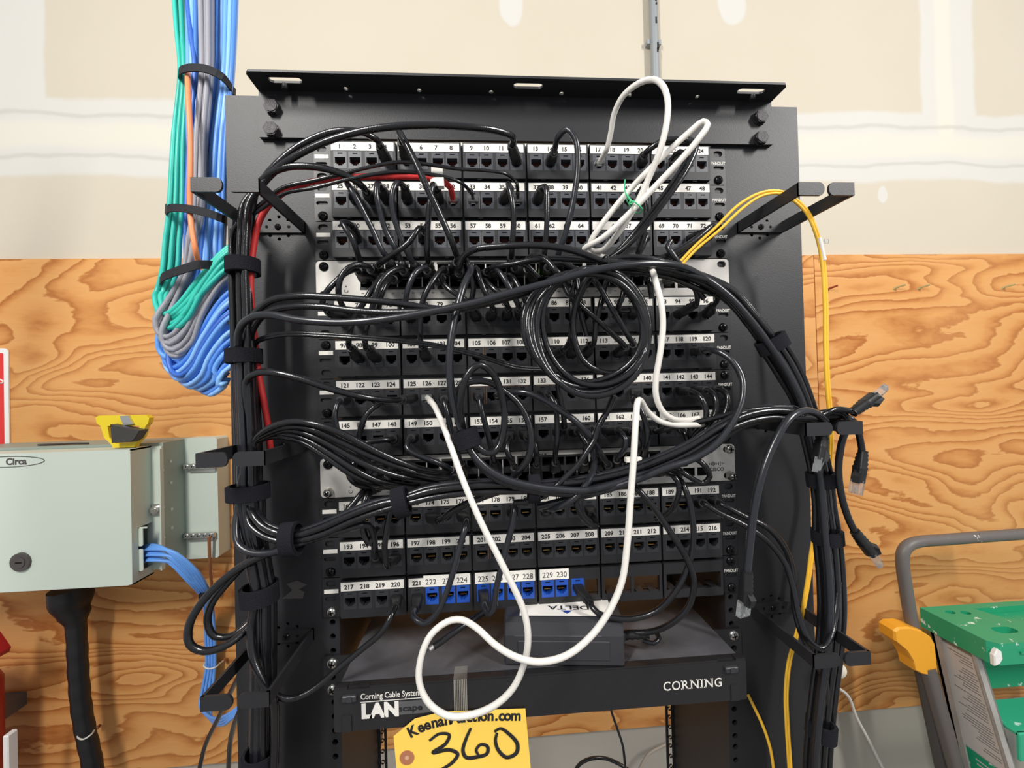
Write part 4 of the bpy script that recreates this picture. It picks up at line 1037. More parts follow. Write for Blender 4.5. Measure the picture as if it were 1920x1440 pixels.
# cords leaving the left trunk at the bottom
cord('black cord turning out of the left trunk in a hook below the long cords', px('452,930,-50 442,985,-58 447,1020,-64 470,1036,-68 510,1036,-70 545,1024,-72 580,1012,-72')+px('640,995,-70 690,985,-60'), None, 195, 3.5, 'cable_grey_black')
cord('black cord in the outer loop hanging left of the left trunk', px('560,1018,-64 520,1032,-66 470,1052,-68 420,1086,-72 378,1130,-76 355,1172,-78 356,1208,-78 384,1221,-74 420,1212,-68 452,1190,-58 478,1160,-48 488,1110,-44 486,1060,-42'), None, None, 3.6)
cord('black cord in the inner loop hanging left of the left trunk', px('500,1028,-56 462,1056,-58 424,1096,-62 398,1130,-66 389,1165,-66 402,1193,-64 432,1193,-58 462,1172,-50 484,1140,-44 492,1090,-40'), None, None, 3.4)
for i, (a_, lb) in enumerate((('462,1240,20 436,1290,80 410,1345,140 384,1400,180 372,1450,200', 'left one of two thin black cords hanging behind the bottom left ring'), ('470,1300,20 446,1340,60 432,1390,110 428,1450,150', 'right one of two thin black cords hanging behind the bottom left ring'))):
    cord(lb, px(a_), None, None, 3.0, name='hanging_cable', cat='cable', group=None)
cord('black patch cord from port 220 slanting down left to the bottom left ring', '738,1145,-44 730,1162,-50 714,1187,-52 680,1216,-52 640,1249,-54 600,1283,-58 565,1305,-62 535,1310,-64 510,1296,-62 494,1260,-56 490,1200,-50', 220, None, 3.0)
cord('thick black cord falling in front of the left trunk to the bottom left ring', ltrunk(1040, 1115, -14, -16)+px('470,1180,-62 474,1230,-66 492,1275,-70 512,1310,-70 516,1370,-64 512,1460,-60'), None, None, 3.8)
velcro('black strap round the left trunk beside port 49', at(457, 500, -47), at(455, 440, -47)-at(459, 580, -47), 16, 17, 15)
velcro('black strap round the left trunk beside port 97', at(459, 668, -47), at(457, 600, -47)-at(461, 740, -47), 17, 18, 15)
velcro('black strap round the left trunk beside the lower switch', at(467, 922, -48), at(466, 880, -48)-at(470, 970, -48), 21, 19, 15)
velcro('black strap round the left trunk beside port 217', at(488, 1112, -50), at(484, 1060, -50)-at(494, 1180, -50), 18, 19, 17)
velcro('black strap low on the left trunk at the bottom edge of the photo', at(489, 1424, -50), Vector((.02, 0, 1)), 17, 18, 18)

# cords from ports 169 to 231
cord('black cord from the lower switch slanting left over port 169', '682,920,-42 661,946,-50 639,972,-54 615,995,-56', '690,912', None, 3.2)
cord('black cord from the lower switch dropping over port 170', '690,925,-42 681,950,-48 680,978,-48 686,1010,-50 694,1020,-50 700,1002,-48 708,990,-42', '702,914', None, 3.2)
cord('black patch cord from port 196 rising past port 172', '726,1062,-44 721,1030,-52 724,1002,-54 728,975,-54 735,945,-56', 196, None, 3.1)
cord('thick black cord from port 174 slanting up right to the long cords', '825,975,-40 848,959,-52 872,946,-60 905,932,-66 935,922,-70', 174, None, 3.5)
cord('black patch cord from port 221 curving up right past port 199 to port 176', '775,1156,-50 794,1169,-56 819,1150,-60 841,1100,-60 859,1037,-58 873,985,-52', 221, 176, 3.1, 'cable_grey_black')
cord('black patch cord from port 225 rising past port 203 to port 179', '909,1140,-46 916,1152,-52 925,1143,-56 931,1101,-58 947,1037,-58 962,975,-56 966,945,-50', 225, 179, 3.2, 'cable_grey_black')
cord('black cord from blue port 231 curving right under the empty openings to the lower switch', '1108,1135,-42 1122,1150,-48 1150,1158,-52 1185,1160,-56 1230,1146,-60 1264,1112,-64 1286,1074,-66 1298,1030,-66 1300,990,-66 1294,944,-64 1279,905,-56', 231, '1262,884', 3.1)
cord('black cord falling from the lower switch past port 213 round to the power brick', '1191,912,-60 1226,952,-66 1257,998,-68 1287,1046,-70 1301,1090,-70 1291,1137,-66 1260,1168,-58 1222,1184,-44 1190,1186,-36 1172,1186,-30', '1180,892', None, 3.2)
p_ = at(1192, 1188, -34); k = MB(); k.sweep([p_+Vector((-14+i*3.0, -i*.4, -1+i*.2)) for i in range(10)], lambda i, t: ellip(4.2+(.8 if i % 2 else 0), 4.2+(.8 if i % 2 else 0), 12))
rp = thing('power_plug', 'ribbed black plug in the right end of the power brick', 'plug', p_); part(k, 'boot', 'boot_black', rp)
k = MB(); k.box(p_.x-25, p_.x-13, p_.y-6, p_.y+6, p_.z-5, p_.z+4, 0, 1); part(k, 'body', 'adapter_black', rp)
k = MB(); q_ = spline(px('1205,1200,-30 1225,1206,-34 1236,1196,-30 1228,1184,-20'), 4); k.tube(q_, 2.6); part(k, 'cord', 'cable_black', rp)
dc, q_ = cord('short black power lead with a metal tip lying behind the white loop', px('905,1150,-20 880,1165,-34 850,1186,-44 826,1204,-50 812,1213,-54'), None, None, 3.4, name='power_lead', cat='power lead', group=None)
k = MB(); k.tube([at(818, 1208, -52), at(805, 1218, -56)], 2.6); part(k, 'metal_tip', 'aluminium', dc)

# right trunk: cords from ports 191 and 192, straps
cord('black patch cord from port 191 drooping right to the bottom right ring', '1318,942,-36 1345,960,-44 1395,984,-52 1440,1015,-58 1472,1056,-62 1488,1105,-66 1498,1155,-72 1516,1200,-78 1540,1216,-80 1556,1196,-76 1565,1155,-66 1572,1090,-58', 191, None, 3.1)
cord('black patch cord from port 192 drooping right to the bottom right ring', '1350,944,-36 1392,966,-46 1440,990,-52 1474,1032,-54 1487,1080,-54 1489,1130,-56 1500,1180,-62 1526,1235,-70 1546,1275,-66 1550,1330,-58', 192, None, 3.1)
for i in range(9):
    cord(('one of the black cords filling the right trunk'), rtrunk(640, (-18, -6, 6, 18, -12, 0, 12, -22, 22)[i], (12, 10, 12, 10, 0, -3, 0, 4, 2)[i]), None, None, 3.1, name='trunk_cable', cat='cable', group='black cords filling the right trunk')
for i in range(10):
    cord('one of the black cords filling the left trunk', ltrunk((420, 420, 420, 420, 700, 700, 420, 860, 860, 860)[i], 1500, (-16, -6, 4, 13, -11, 8, -21, 19, -3, 24)[i], (12, 16, 14, 12, 2, 4, 6, -4, -10, 6)[i]), None, None, 3.2, name='trunk_cable', cat='cable', group='black cords filling the left trunk')
velcro('black strap round the right trunk beside port 120', at(1447, 645, -60), at(1470, 690, -60)-at(1424, 605, -60), 17, 14, 15)
velcro('black strap round the right trunk just under the hanging clear plug', at(1539, 899, -58), at(1545, 950, -58)-at(1531, 845, -58), 14, 15, 15)
velcro('black strap round the right trunk beside the ladder handle', at(1550, 1006, -57), at(1557, 1070, -57)-at(1546, 950, -57), 15, 15, 14)
velcro('black strap low on the right trunk beside the fibre housing', at(1538, 1366, -57), at(1533, 1440, -57)-at(1544, 1300, -57), 14, 15, 16)

# white cord: one long piece from port 126 to port 17
white = ('806,752,-42 815,762,-62 832,800,-82 850,850,-98 870,905,-108 900,975,-116 930,1035,-120 960,1095,-122 982,1145,-122 990,1190,-122 984,1240,-118 962,1290,-116 928,1322,-114 885,1340,-112 840,1342,-110 804,1318,-108 786,1278,-106 790,1230,-104 808,1190,-102 838,1166,-100 865,1162,-102 892,1176,-108 930,1210,-118 968,1232,-128 1010,1241,-132 1060,1230,-132 1105,1196,-130 1142,1146,-128 1166,1090,-126 1176,1020,-124 1182,940,-122 1188,860,-118 1192,790,-112 1196,752,-104 '
         '1202,752,-96 1213,770,-88 1234,788,-82 1262,796,-78 1296,797,-66 1326,795,-52 1346,788,-42 1324,783,-46 1285,788,-66 1258,784,-82 1240,768,-86 1230,742,-90 1230,710,-92 1238,660,-94 1243,610,-94 1240,570,-94 1230,530,-90 1222,505,-80 1205,492,-64 1170,488,-54 1130,482,-54 1100,472,-58 1096,466,-64 '
         '1130,446,-76 1180,400,-86 1232,346,-94 1285,290,-102 1314,255,-106 1327,234,-106 1318,228,-104 1290,250,-98 1240,296,-92 1190,346,-84 1140,405,-76 1108,452,-66 1106,468,-58 1128,470,-60 1160,436,-74 1192,385,-86 1216,335,-94 1238,280,-104 1250,230,-108 1252,190,-106 1242,160,-98 1224,149,-90 1200,155,-82 1170,178,-70 1152,212,-56 1145,250,-44 1138,280,-34')
wr, _ = cord('white patch cord looping from port 126 down to the tag and up to port 17', px(white), 126, 17, 2.95, 'cable_white', group=None, boot=None)
k = MB(); k.tube(spline(px('1172,337,-78 1171,352,-80 1173,362,-84 1180,374,-88 1192,380,-94 1204,392,-92 1196,400,-80 1182,388,-72 1172,368,-74 1171,360,-80 1180,372,-90 1186,380,-92 1180,382,-94 1183,374,-94'), 2), .75, 8)
tw = thing('twist_tie', 'green twist tie round the white cord loops below port 43', 'twist tie', at(1180, 375, -88)); part(k, 'wire', 'twist_green', tw)

# yellow fibre cords
for i in (0, 1):
    o = i*1.0
    q_ = [at(x+o*dx, y+o*dy, Y) for x, y, Y, dx, dy in ((1272, 494, -50, 5, 4), (1300, 464, -52, 6, 3), (1340, 428, -56, 7, 5), (1385, 384, -58, 8, 6), (1425, 362, -58, 4, 5), (1460, 358, -58, 2, 5), (1488, 370, -56, -3, 4), (1516, 398, -54, -4, 2), (1534, 440, -52, -4, 1), (1545, 490, -50, -4.6, 0), (1550, 560, -48, -4.6, 0), (1551, 650, -46, -4.6, 0), (1554, 720, -44, -4.6, 0), (1560, 800, -36, -4.6, 0), (1558, 870, -26, -4.6, 0), (1548, 930, -20, -4.6, 0), (1527, 1020, -18, -4.6, 0), (1517, 1090, -18, -4.4, 0), (1506, 1150, -18, -4, 0), (1496, 1190, -18, -4, 0), (1482, 1240, -18, -4, 0), (1476, 1300, -18, -4, 0), (1478, 1360, -18, -4, 0), (1485, 1470, -18, -4, 0))]
    y_, _ = cord(('yellow fibre cord through the top right ring, outer strand of the pair', 'yellow fibre cord through the top right ring, inner strand of the pair')[i], q_, None, None, 1.55, 'cable_yellow', 'fibre_cable', 'fibre cable', 'yellow fibre cords')
    if i == 0:
        k = MB(); k.tube(spline(px('1535,446,-52 1540,466,-51 1545,488,-50'), 3), 2.6); part(k, 'splice_sleeve', 'label_white', y_)
        k = MB(); g = at(1550, 452, -51); k.box(g.x-3, g.x+2, g.y-.5, g.y+.5, g.z-2.5, g.z+2); part(k, 'clip', 'clear_plastic', y_)
    k = MB(); e0 = q_[0]; e1 = (q_[0]-q_[1]).normalized(); k.tube([e0, e0+e1*14], 2.0); part(k, 'strain_relief', 'label_white', y_)
cord('short yellow fibre cord hanging beside the housing lettering at the lower right', px('1402,1302,-4 1412,1322,-10 1430,1360,-14 1444,1402,-16 1453,1460,-16'), None, None, 1.7, 'cable_yellow', 'fibre_cable', 'fibre cable', 'yellow fibre cords')

# cords seen through the opening under the housing
cord('thin black cord hanging straight down behind the fibre housing', px('1140,1300,240 1146,1332,230 1158,1368,220 1168,1400,210 1173,1450,200'), None, None, 2.0, name='hanging_cable', cat='cable', group=None)
cord('dark cord arching low in the opening under the fibre housing', px('1070,1460,330 1088,1432,330 1110,1422,330 1135,1422,330 1160,1432,320 1190,1452,310'), None, None, 3.4, name='hanging_cable', cat='cable', group=None)
cord('tan cord running along the wall under the fibre housing to the right', px('1195,1450,560 1215,1415,570 1235,1402,575 1265,1390,580 1300,1382,580'), None, None, 3.6, 'tan_cord', name='hanging_cable', cat='cable', group=None)
cord('thin tan cord hanging behind the left post under the fibre housing', px('716,1365,170 714,1390,170 709,1420,170 706,1470,170'), None, None, 2.0, 'tan_cord', name='hanging_cable', cat='cable', group=None)
cord('thin white cord slanting down right behind the ladder leg', px('1566,1286,540 1590,1305,540 1606,1345,540 1630,1390,540 1665,1460,540'), None, None, 3.6, 'cable_white', name='hanging_cable', cat='cable', group=None)
cord('thin black cord hanging down at the left edge of the left trunk', px('440,400,-20 434,450,10 424,500,24 410,530,30 408,560,30 418,590,20 436,615,6'), None, None, 1.4, name='hanging_cable', cat='cable', group=None)
g = at(1574, 1258, -20); k = MB(); k.dome((0, 0), 8.5, 0, 5, 16, 6); k.v = [(v[0]+g.x, v[1]+g.y, v[2]+g.z) for v in k.v]; k.cyl((g.x, g.z), 8.5, g.y, g.y+6)
tag(k.build('plastic_dome', 'bulb_pale'), 'pale translucent round dome behind the bottom right ring', 'plastic dome')

# ---------------------------------------------------------------- colour cables hanging left of the rack
def hang(label, m, group, top, s1, s2, s3, bot, end, yb=(70, 20), r=2.95):
    """from above, through the straps, round a bight and back up behind the side panel"""
    d = yb[0]
    q = [at(top[0], -40, d+25)+Vector((0, 15, 130)), at(top[0], -40, d+25), at(top[0]*.6+s1[0]*.4, 50, d+12), at(s1[0], 135, d), at((s1[0]*.55+s2[0]*.45)-3, 260, d), at(s2[0], 398, d), at(s2[0]*.5+s3[0]*.5, 450, d), at(s3[0], 510, d)]
    q += [at(s3[0]*.4+bot[0]*.6-3, 255+bot[1]*.5, d), at(bot[0]-2, bot[1]-30, d-4), at(bot[0]+4, bot[1]-4, d*.62+yb[1]*.38), at(bot[0]+22, bot[1]+4, d*.25+yb[1]*.75), at(bot[0]+46, bot[1]-16, yb[1]+2)]
    q += [at(bot[0]*.45+end[0]*.55, bot[1]*.45+end[1]*.55+6, yb[1]), at(end[0]-14, end[1], yb[1]), at(end[0]+16, end[1]-22, yb[1]+4)]
    root = thing('bundle_cable', label, 'cable', q[0], group); b_ = MB(); b_.tube(spline(q, 7), r, 9); part(b_, 'jacket', m, root)
lt = 'one of the teal cables in the bundle hanging left of the rack'
for i in range(9):
    u = i/8; hang(lt, 'cable_teal', 'teal cables in the hanging bundle', (326+u*26, 0), (338+u*14, 0), (317+u*24, 0), (304+u*28, 510), (292+u*16+(i % 3)*3, 584+(i*7 % 4)*9), (430, 474+u*38), (52+(i*5 % 4)*9, 20-(i % 3)*2))
lg = 'one of the grey cables in the bundle hanging left of the rack'
for i in range(7):
    u = i/6; hang(lg, 'cable_grey', 'grey cables in the hanging bundle', (376+u*22, 0), (378+u*18, 0), (362+u*18, 0), (344+u*12, 510), (293+u*18+(i % 2)*6, 628+u*36), (430, 508+u*26), (28+(i*3 % 4)*3, 24-(i % 3)*2))
lb_ = 'one of the blue cables in the bundle hanging left of the rack'
for i in range(42):
    lay = i//11; k_ = i % 11; u = (k_+.5*(lay % 2))/10.5; j = (i*11) % 42/41
    d = 36+lay*11+(k_ % 2)*2.5; rnd = random.uniform(-3, 3)
    if i < 6: tp, a_ = (352+i*4, 0), (354+i*3.6, 0)
    else: tp, a_ = (398+u*46, 0), (398+u*38, 0)
    hang(lb_, ('cable_blue', 'cable_pale_blue', 'cable_mid_blue')[(i*5+lay) % 3], 'blue cables in the hanging bundle', tp, (a_[0]+rnd*.4, 0), (362+u*60+rnd, 0), (345+u*72+rnd, 512),
         (298+u*76+lay*6, 668+u*36+lay*12+rnd*2), (434, 520+u*120+lay*26+rnd*3), (d, 30-lay*6+(k_ % 2)*3))
hang('deep blue cable crossing in front of the teal cables in the hanging bundle', 'cable_deep_blue', None, (350, 0), (366, 0), (350, 0), (348, 512), (318, 700), (430, 600), (34, 14))
q = px('352,118,60 352,150,22 354,200,14 357,260,12 357,330,12 356,388,16 360,430,14 367,470,16 374,496,30 384,506,28 400,500,30 420,480,34')
cord('single orange cable hanging down between the teal and grey cables', q, None, None, 2.9, 'cable_orange', 'bundle_cable', 'cable', None)
def strapx(label, sv, h):
    q = spline(px(sv), 5, True); c = sum(q, Vector())/len(q)
    root = thing('bundle_strap', label, 'cable strap', c, 'black straps round the hanging bundle'); k = MB()
    k.sweep(q, lambda i, t: [(-.9, -h/2), (.9, -h/2), (.9, h/2), (-.9, h/2)], up=Vector((.05, 0, 1)), closed=True, smooth=False); part(k, 'band', 'strap_black', root)
strapx('top black strap round the hanging bundle', '336,140,40 341,131,22 362,127,16 392,131,16 418,145,20 437,170,40 430,165,92 390,140,104 350,130,92', 9)
strapx('middle black strap round the hanging bundle', '313,396,40 320,390,20 348,391,12 384,398,12 415,409,18 427,416,40 420,408,92 370,395,104 322,388,92', 9)
strapx('lowest black strap round the hanging bundle, sloping up to the right', '302,527,40 308,518,18 340,506,8 376,496,8 402,498,18 415,504,40 405,505,90 360,505,100 310,515,90', 9.5)

# ---------------------------------------------------------------- grey-green terminal cabinet
cb = thing('terminal_cabinet', 'pale grey-green metal cabinet on the plywood with oval maker mark and lock', 'cabinet', (-940, 590, -660))
XR = -773; ZB, ZTp = -660, -386
b = MB()
b.prism([(-1180, ZB), (XR-9, ZB), (XR, ZB+3), (XR, ZTp-3), (XR-9, ZTp), (-1180, ZTp)], 422, 425, 0)
b.box(-1180, XR, 425, 478, ZTp-3, ZTp)
b.box(-1180, XR, 425, 478, ZB, ZB+3)
za_, zb2 = at(278, 984, 455).z, at(278, 1066, 455).z
for z0, z1 in ((ZB, zb2), (za_, ZTp)): b.box(XR-3, XR, 425, 478, z0, z1)
b.box(XR-3, XR, 425, 438, zb2, za_)
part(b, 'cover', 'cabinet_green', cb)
b = MB(); b.box(XR-40, XR-34, 430, 475, zb2, za_); part(b, 'dark_opening', 'dark_void', cb)
b = MB()
zm = at(272, 1026, 440).z
for z0, z1 in ((zm+3, za_-2), (zb2+2, zm-3)):
    b.prism(rrect(XR-1, XR+9, z0, z1, 3.5), 438, 440)
b.box(XR, XR+16, 440, 442, za_-3, za_)
part(b, 'entry_tab', 'cabinet_green', cb)
x1 = at(305, 900, 478).x; x2 = at(347, 900, 546).x; x3 = at(408, 900, 546).x; zt3 = at(347, 822, 546).z
b = MB(); b.box(XR-10, x1, 476, 480, ZB+8, ZTp-1); b.box(x1-1.5, x1+1, 470, 480, ZB+8, ZTp-6)
part(b, 'hinge_flange', 'cabinet_green', cb)
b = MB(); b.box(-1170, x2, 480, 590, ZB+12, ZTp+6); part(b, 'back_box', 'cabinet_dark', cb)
b = MB()
b.prism([(x2, ZB+2), (x3-4, ZB+2), (x3, ZB+6), (x3, zt3-4), (x3-4, zt3), (x2, zt3)], 546, 590)
part(b, 'ground_plate', 'cabinet_green', cb)
b = MB()
for zz in (-440, -520, -585): b.dome((x2-.5, zz), 2.2, 480, 1.5)
for y in (865, 905, 955, 990):
    p = at(316, y, 500); k = MB(); b.box(p.x*0+x2-.2, x2+1.8, 498, 504, p.z-3, p.z+3)
part(b, 'rivets', 'cabinet_green', cb)
for yy in (874, 1003):
    p = at(375, yy, 540); b = MB(); b.box(p.x-34, p.x+34, 534, 541, p.z-6, p.z+6, 0, 1); b.box(p.x-26, p.x+32, 541, 546, p.z-14, p.z-4)
    for i in range(5): b.cyl((p.x-26+i*13, p.z+.5), 4.2, 531.5, 534, 10); b.cyl((p.x-26+i*13, p.z+.5), 1.6, 531.2, 531.6, 8, 1)
    part(b, 'ground_bar', ['aluminium', 'dark_void'], cb)
p = at(291, 956, 470); b = MB(); b.box(p.x-9, p.x+9, 472, 476, p.z-13, p.z+12); b.cyl((p.x, p.z), 8, 466, 472, 16); b.cyl((p.x, p.z), 5, 464.5, 466, 16); part(b, 'latch_screw', 'aluminium', cb)
p = at(41, 1053, 422); b = MB(); b.cyl((p.x, p.z), 18, 417, 422, 24, 0, 18.5); b.cyl((p.x, p.z), 11, 415.5, 417, 20); b.box(p.x-6, p.x+6, 415.2, 415.6, p.z-1.2, p.z+1.2, 1); part(b, 'lock', ['lock_grey', 'dark_void'], cb)
p0 = at(24, 865, 421.5); b = MB(); b.text('Circa', at(10, 870, 421).x, 421.6, at(30, 871, 421).z, 12.5, 0, 'L', .96, bold=.035)
c = at(14, 866, 421.5)
b.tube([Vector((c.x+68*math.cos(t), 421.6, c.z+10.5*math.sin(t))) for t in [2*PI*i/48 for i in range(48)]], .7, 6, 0, True)
part(b, 'maker_mark', 'lock_grey', cb)

# things on top of the cabinet
hd = thing('yellow_holder', 'small yellow plastic holder with a black block and silver clip on the green cabinet', 'tool holder', at(236, 838, 455))
P = px('184,782,455 190,779 278,778 284,783 282,793 277,798 271,818 258,832 256,838 216,839 214,834 200,820 193,798 186,793')
I_ = px('206,798,455 266,798 262,816 252,829 222,831 210,820')
b = MB(); b.prism([(p.x, p.z) for p in P], 449, 462, 0, [[(p.x, p.z) for p in I_]]); part(b, 'frame', 'tape_yellow', hd)
P = px('213,795,440 270,806 260,822 252,828 216,830'); b = MB(); b.prism([(p.x, p.z) for p in P][::-1], 430, 452, 0, bev=2); part(b, 'block', 'dark_plastic', hd)
P = px('225,780,445 241,779 250,795 232,798'); b = MB(); b.prism([(p.x, p.z) for p in P], 444, 449); part(b, 'clip', 'aluminium', hd)
pp = at(120, 836, 500); b = MB(); zz = ZTp+6
k = [Vector((pp.x-52, 500, zz+2)), Vector((pp.x-30, 498, zz+2.6)), Vector((pp.x+30, 496, zz+3)), Vector((pp.x+56, 494, zz+2.4))]
b.sweep(k, lambda i, t: [(a*(1.2+5*math.sin(PI*min(1, t+.15))), q*2.4) for a, q in ((-1, 0), (0, -.8), (1, 0), (0, .8))])
tag(b.build('flat_scraper', 'dark_plastic'), 'thin dark flat tool lying on the top of the green cabinet', 'tool')

# black sleeve under the cabinet
root = thing('cable_sleeve', 'thick black cable sleeve hanging straight down under the green cabinet', 'cable sleeve', at(140, 1110, 520))
q = px('133,1100,520 135,1130 141,1160 144,1200 147,1260 152,1320 160,1370 169,1410 180,1470'); b = MB()
sp = spline(q, 8); L0 = len(sp)
def sleeve(i, t):
    d = (sp[i]-sp[0]).length
    r_ = 44-(44-17.5)*min(1, max(0, (d-30)/52)) if d < 82 else 17.5+.6*math.sin(i*1.3)
    return ellip(r_, r_*.75 if d < 60 else r_, 14)
b.sweep(sp, sleeve); part(b, 'sleeve', 'boot_black', root)
def ziptie(label, sv, r=1.6):
    q = spline(px(sv), 3); root = thing('cable_tie', label, 'cable tie', q[-1]); b = MB(); b.tube(q, r, 8); part(b, 'strap', 'cable_white', root)
    b = MB(); e = q[-1]; b.cyl((e.x, e.z), 3.6, e.y-4, e.y+6, 12); part(b, 'nail', 'copper', root)
ziptie('white cable tie nailed round the thick black sleeve', '146,1372,516 147,1384,498 157,1386,496 170,1378,500 178,1367,530 183,1364,576')
# blue cables from the cabinet
lbb = 'one of the blue cables running from the green cabinet down the plywood'
for i in range(12):
    a = (i % 4-1.5); c_ = (i//4-1)
    q = [at(262+i % 3*2, 1030+i*2.2, 470-c_*3), at(280+i % 4, 1022+i*2.6, 452-a*6), at(320+a*3, 1030+i*2.6-a*2, 440+c_*9), at(360+a*5, 1066+i*2.4-a*3, 452+c_*8), at(384+a*5, 1105+i*1.4, 490+c_*6),
         at(392+a*5, 1150, 545+c_*6), at(394+a*5.5, 1200, 562+c_*6), at(395+a*5.2, 1248, 568+c_*5), at(389+a*6, 1290, 562+c_*6), at(384+a*6, 1320, 550+c_*6), at(392+a*4, 1345+a*4, 520+c_*6), at(412+a*3, 1353+a*4, 480+c_*6), at(436, 1340+a*4, 440+c_*6), at(460, 1320+a*4, 420)]
    root = thing('feeder_cable', lbb, 'cable', q[0], 'blue cables from the green cabinet'); b = MB(); b.tube(spline(q, 7), 3.3, 9); part(b, 'jacket', 'cable_blue', root)
ziptie('white cable tie nailed round the blue cables on the plywood', '384,1242,552 383,1250,534 392,1254,532 404,1251,536 412,1244,556 420,1238,578')
k = MB(); c_ = at(393, 1112, 480)
q = [c_+Vector((19*math.cos(t), 17*math.sin(t), 8*math.cos(t))) for t in [2*PI*i/24 for i in range(24)]]
root = thing('cable_strap', 'dark strap round the blue cables above the black cord loops', 'cable strap', c_, 'black hook and loop cable straps'); k.sweep(q, lambda i, t: [(-1.2, -9), (1.2, -9), (1.2, 9), (-1.2, 9)], up=Vector((0, 0, 1)), closed=True, smooth=False); part(k, 'band', 'velcro', root)
cord('brown bare earth wire hanging from the lower ground bar of the green cabinet', px('392,1006,530 393,1040,534 395,1075,545 398,1112,560'), None, None, 3.4, 'copper', 'earth_wire', 'wire', None)

# red sign and red canister at the left edge
sg = thing('wall_sign', 'red sign with white rounded border at the left edge above the green cabinet', 'sign', (-1285, 588, -285))
x1 = at(15.5, 700, 586).x; z1 = at(10, 653, 586).z
b = MB(); b.prism(rrect(x1-240, x1, -404, z1, 10, 5), 586, 589); part(b, 'board', 'white_paint', sg)
b = MB(); b.prism(rrect(x1-230, x1-10, -394, z1-11, 3, 3), 585.4, 586); part(b, 'red_field', 'sign_red', sg)
b = MB(); p = at(2, 715, 585); b.tube([Vector((p.x-3, 585.2, p.z+5)), Vector((p.x+4, 585.2, p.z+1)), Vector((p.x+3, 585.2, p.z-4)), Vector((p.x-4, 585.2, p.z-4))], 1.6, 6)
part(b, 'white_marks', 'white_paint', sg)
cx = at(14, 1350, 470).x-112
cn = thing('red_canister', 'red metal canister with slanted red handle cut off by the left edge', 'canister', (cx, 470, -ZT+500))
b = MB(); zb3, zt4 = -ZT+500, at(5, 1268, 470).z
pr = [(0, zb3), (72, zb3), (75, zb3+6), (75, zt4-30), (66, zt4-8), (40, zt4), (0, zt4)]
n = 28; vs = []; fs = []
for r_, z in pr:
    for i in range(n): vs.append((cx+max(r_, .1)*math.cos(2*PI*i/n), 470+max(r_, .1)*math.sin(2*PI*i/n), z))
for j in range(len(pr)-1):
    for i in range(n): fs.append((j*n+i, j*n+(i+1) % n, (j+1)*n+(i+1) % n, (j+1)*n+i))
b.add(vs, fs, 0, True); part(b, 'body', 'extinguisher_red', cn)
b = MB(); b.box(cx-30, cx+30, 544, 602, zb3+80, zb3+110); part(b, 'wall_bracket', 'ladder_tube', cn)
b = MB(); b.box(cx-30, cx+30, 544, 602, zt4-140, zt4-110); part(b, 'wall_bracket', 'ladder_tube', cn)
b = MB(); b.tube([Vector((cx+30, 470, zt4-6)), Vector((cx+30, 470, zt4+44))], 16, 14); part(b, 'valve', 'white_paint', cn)
P = px('-40,1168,466 2,1184 22,1212 19,1221 -40,1245'); b = MB(); b.prism([(p.x, p.z) for p in P], 425, 465, 0, bev=3); part(b, 'handle', 'extinguisher_red', cn)
b = MB(); p = at(13, 1400, 455); b.box(p.x-6, p.x+5, 452, 470, at(13, 1500, 455).z, at(13, 1378, 455).z, 0, 2); part(b, 'strip', 'white_paint', cn)

# ---------------------------------------------------------------- step ladder
ld = thing('step_ladder', 'folded paint-spattered step ladder with green top and orange brackets leaning at the right', 'ladder', (1200, 440, -ZT))
x0 = 1005; zc_ = -850
b = MB()
def cap(z): return [(x0, 490), (x0+430, 490), (x0+430, 338), (x0+14, 338), (x0, 352)]
flat(b, cap(0), zc_-14, zc_, [circ(x0+48, 462, 8, 12, 1.4), circ(x0+80, 455, 8, 12, 1.4), slot(x0+84, 382, 52, 24), [(x0+120, 470), (x0+330, 470), (x0+330, 400), (x0+200, 400), (x0+140, 425)]])
flat(b, [(x0+.5, 489.5), (x0+429.5, 489.5), (x0+429.5, 338.6), (x0+14.3, 338.6), (x0+.5, 352.3)], zc_-46, zc_-14.2)
b.box(x0+60, x0+400, 335, 338, zc_-24, zc_-19)
part(b, 'top_cap', 'ladder_green', ld)
b = MB(); p = Vector((x0+8, 340, zc_-30)); b.prism([(p.x-7, p.z-16), (p.x+4, p.z-13), (p.x+12, p.z-2), (p.x+10, p.z+14), (p.x, p.z+20), (p.x-8, p.z+6)], 337.2, 346, 0, bev=2); part(b, 'paint_blob', 'white_paint', ld)
b = MB(); hz = spline([Vector((x0+430, 440, -590)), Vector((x0+200, 440, -590)), *[p for p in px('1760,1003,440 1716,1008 1698,1018 1690,1040 1693,1070 1702,1130 1712,1192 1716,1215')]], 8)
q = px('1935,1000,440 1850,1006 1770,1012 1722,1016 1704,1022 1694,1034 1692,1054 1698,1100 1706,1150 1714,1195 1718,1225')
b.tube(spline(q, 8), 13, 16); part(b, 'handle', 'ladder_tube_splashed', ld)
b = MB(); P = px('1664,1176,430 1672,1170 1692,1169 1716,1176 1734,1188 1741,1200 1747,1256 1738,1261 1718,1257 1704,1250 1700,1232 1688,1212 1666,1194')
b.prism([(p.x, p.z) for p in P], 414, 452, 0, bev=4); part(b, 'bracket', 'ladder_orange', ld)
def leg(p0, p1, r, m_, nm):
    v = p1-p0; e = p0+v*((-ZT+6-p0.z)/v.z); b = MB(); b.tube([p0, p0.lerp(e, .5), e], r, 12); part(b, nm, m_, ld)
leg(at(1722, 1225, 440), at(1768, 1440, 425), 15, 'ladder_leg', 'rear_leg')
leg(at(1738, 1250, 425), at(1792, 1440, 400), 16, 'ladder_tube', 'rear_leg')
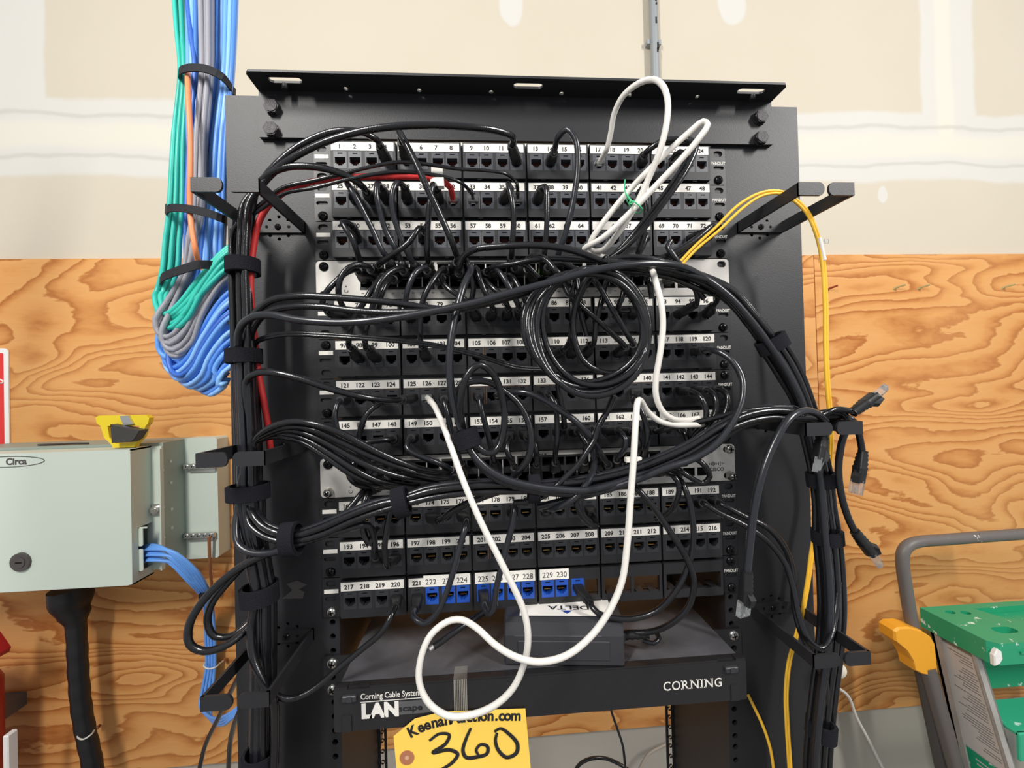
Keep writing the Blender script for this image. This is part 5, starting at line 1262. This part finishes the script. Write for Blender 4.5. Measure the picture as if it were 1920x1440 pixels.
def rail(xa, nm):
    b = MB(); zt5, zb5 = zc_-20, -ZT+4
    ya = lambda z: 475+(z-zt5)*.2; yb_ = lambda z: 385+(z-zt5)*.28
    def bar(xx0, xx1, f0, f1):
        b.add([(xx, f(z), z) for z in (zt5, zb5) for xx in (xx0, xx1) for f in (f0, f1)], [(0, 1, 3, 2), (4, 6, 7, 5), (0, 4, 5, 1), (2, 3, 7, 6), (0, 2, 6, 4), (1, 5, 7, 3)])
    bar(xa+4, xa+8, yb_, ya); bar(xa-8, xa+8, yb_, lambda z: yb_(z)+7); bar(xa-8, xa+8, lambda z: ya(z)-7, ya); bar(xa-8, xa-4, lambda z: ya(z)-20, ya)
    o = part(b, nm, 'ladder_rail', ld); return o, ya, yb_
ro, ya, yb_ = rail(x0+12, 'front_rail')
rail(x0+405, 'front_rail')
b = MB(); z0, z1 = zc_-62, zc_-272
def lab(z, f): return (x0+15.7, yb_(z)+12+(ya(z)-yb_(z)-24)*f, z)
b.add([lab(z0, 0), lab(z0, 1), lab(z1, 1), lab(z1, 0)], [(0, 1, 2, 3)], 0)
for i in range(34):
    z = z0-8-i*5.6
    if i % 9 == 4: continue
    f0 = .12+.1*random.random(); f1 = .5+.42*random.random()
    b.add([(x0+15.4,)+lab(z, f)[1:2]+(z-dz,) for f, dz in ((f0, 0), (f1, 0), (f1, 1.3), (f0, 1.3))], [(0, 1, 2, 3)], 1)
sub(b, 'instruction_label', ['ladder_label', 'logo_grey'], ro, ld)
b = MB(); b.add([lab(z1-2, 0), lab(z1-2, 1), lab(z1-120, 1), lab(z1-120, 0)], [(0, 1, 2, 3)], 0)
for i in range(8): b.add([(x0+15.4,)+lab(z1-14-i*9, f)[1:2]+(z1-14-i*9-dz,) for f, dz in ((.2, 0), (.8, 0), (.8, 3), (.2, 3))], [(0, 1, 2, 3)], 1)
sub(b, 'green_label', ['ladder_green', 'ladder_label'], ro, ld)
b = MB(); b.box(x0+22, x0+400, 436, 440, zc_-170, zc_-46); part(b, 'back_panel', 'ladder_green', ld)
b = MB(); b.box(x0+22, x0+402, 318, 405, zc_-180, zc_-172, 0, 2); b.box(x0+22, x0+402, 316, 322, zc_-230, zc_-172, 0, 2); part(b, 'step', 'ladder_green_light', ld)
for k_ in range(2, 4): b = MB(); zz = zc_-180-k_*250; b.box(x0+20, x0+400, yb_(zz)+4, ya(zz)-4, zz-30, zz, 0, 3); part(b, 'step', 'ladder_green_light', ld)
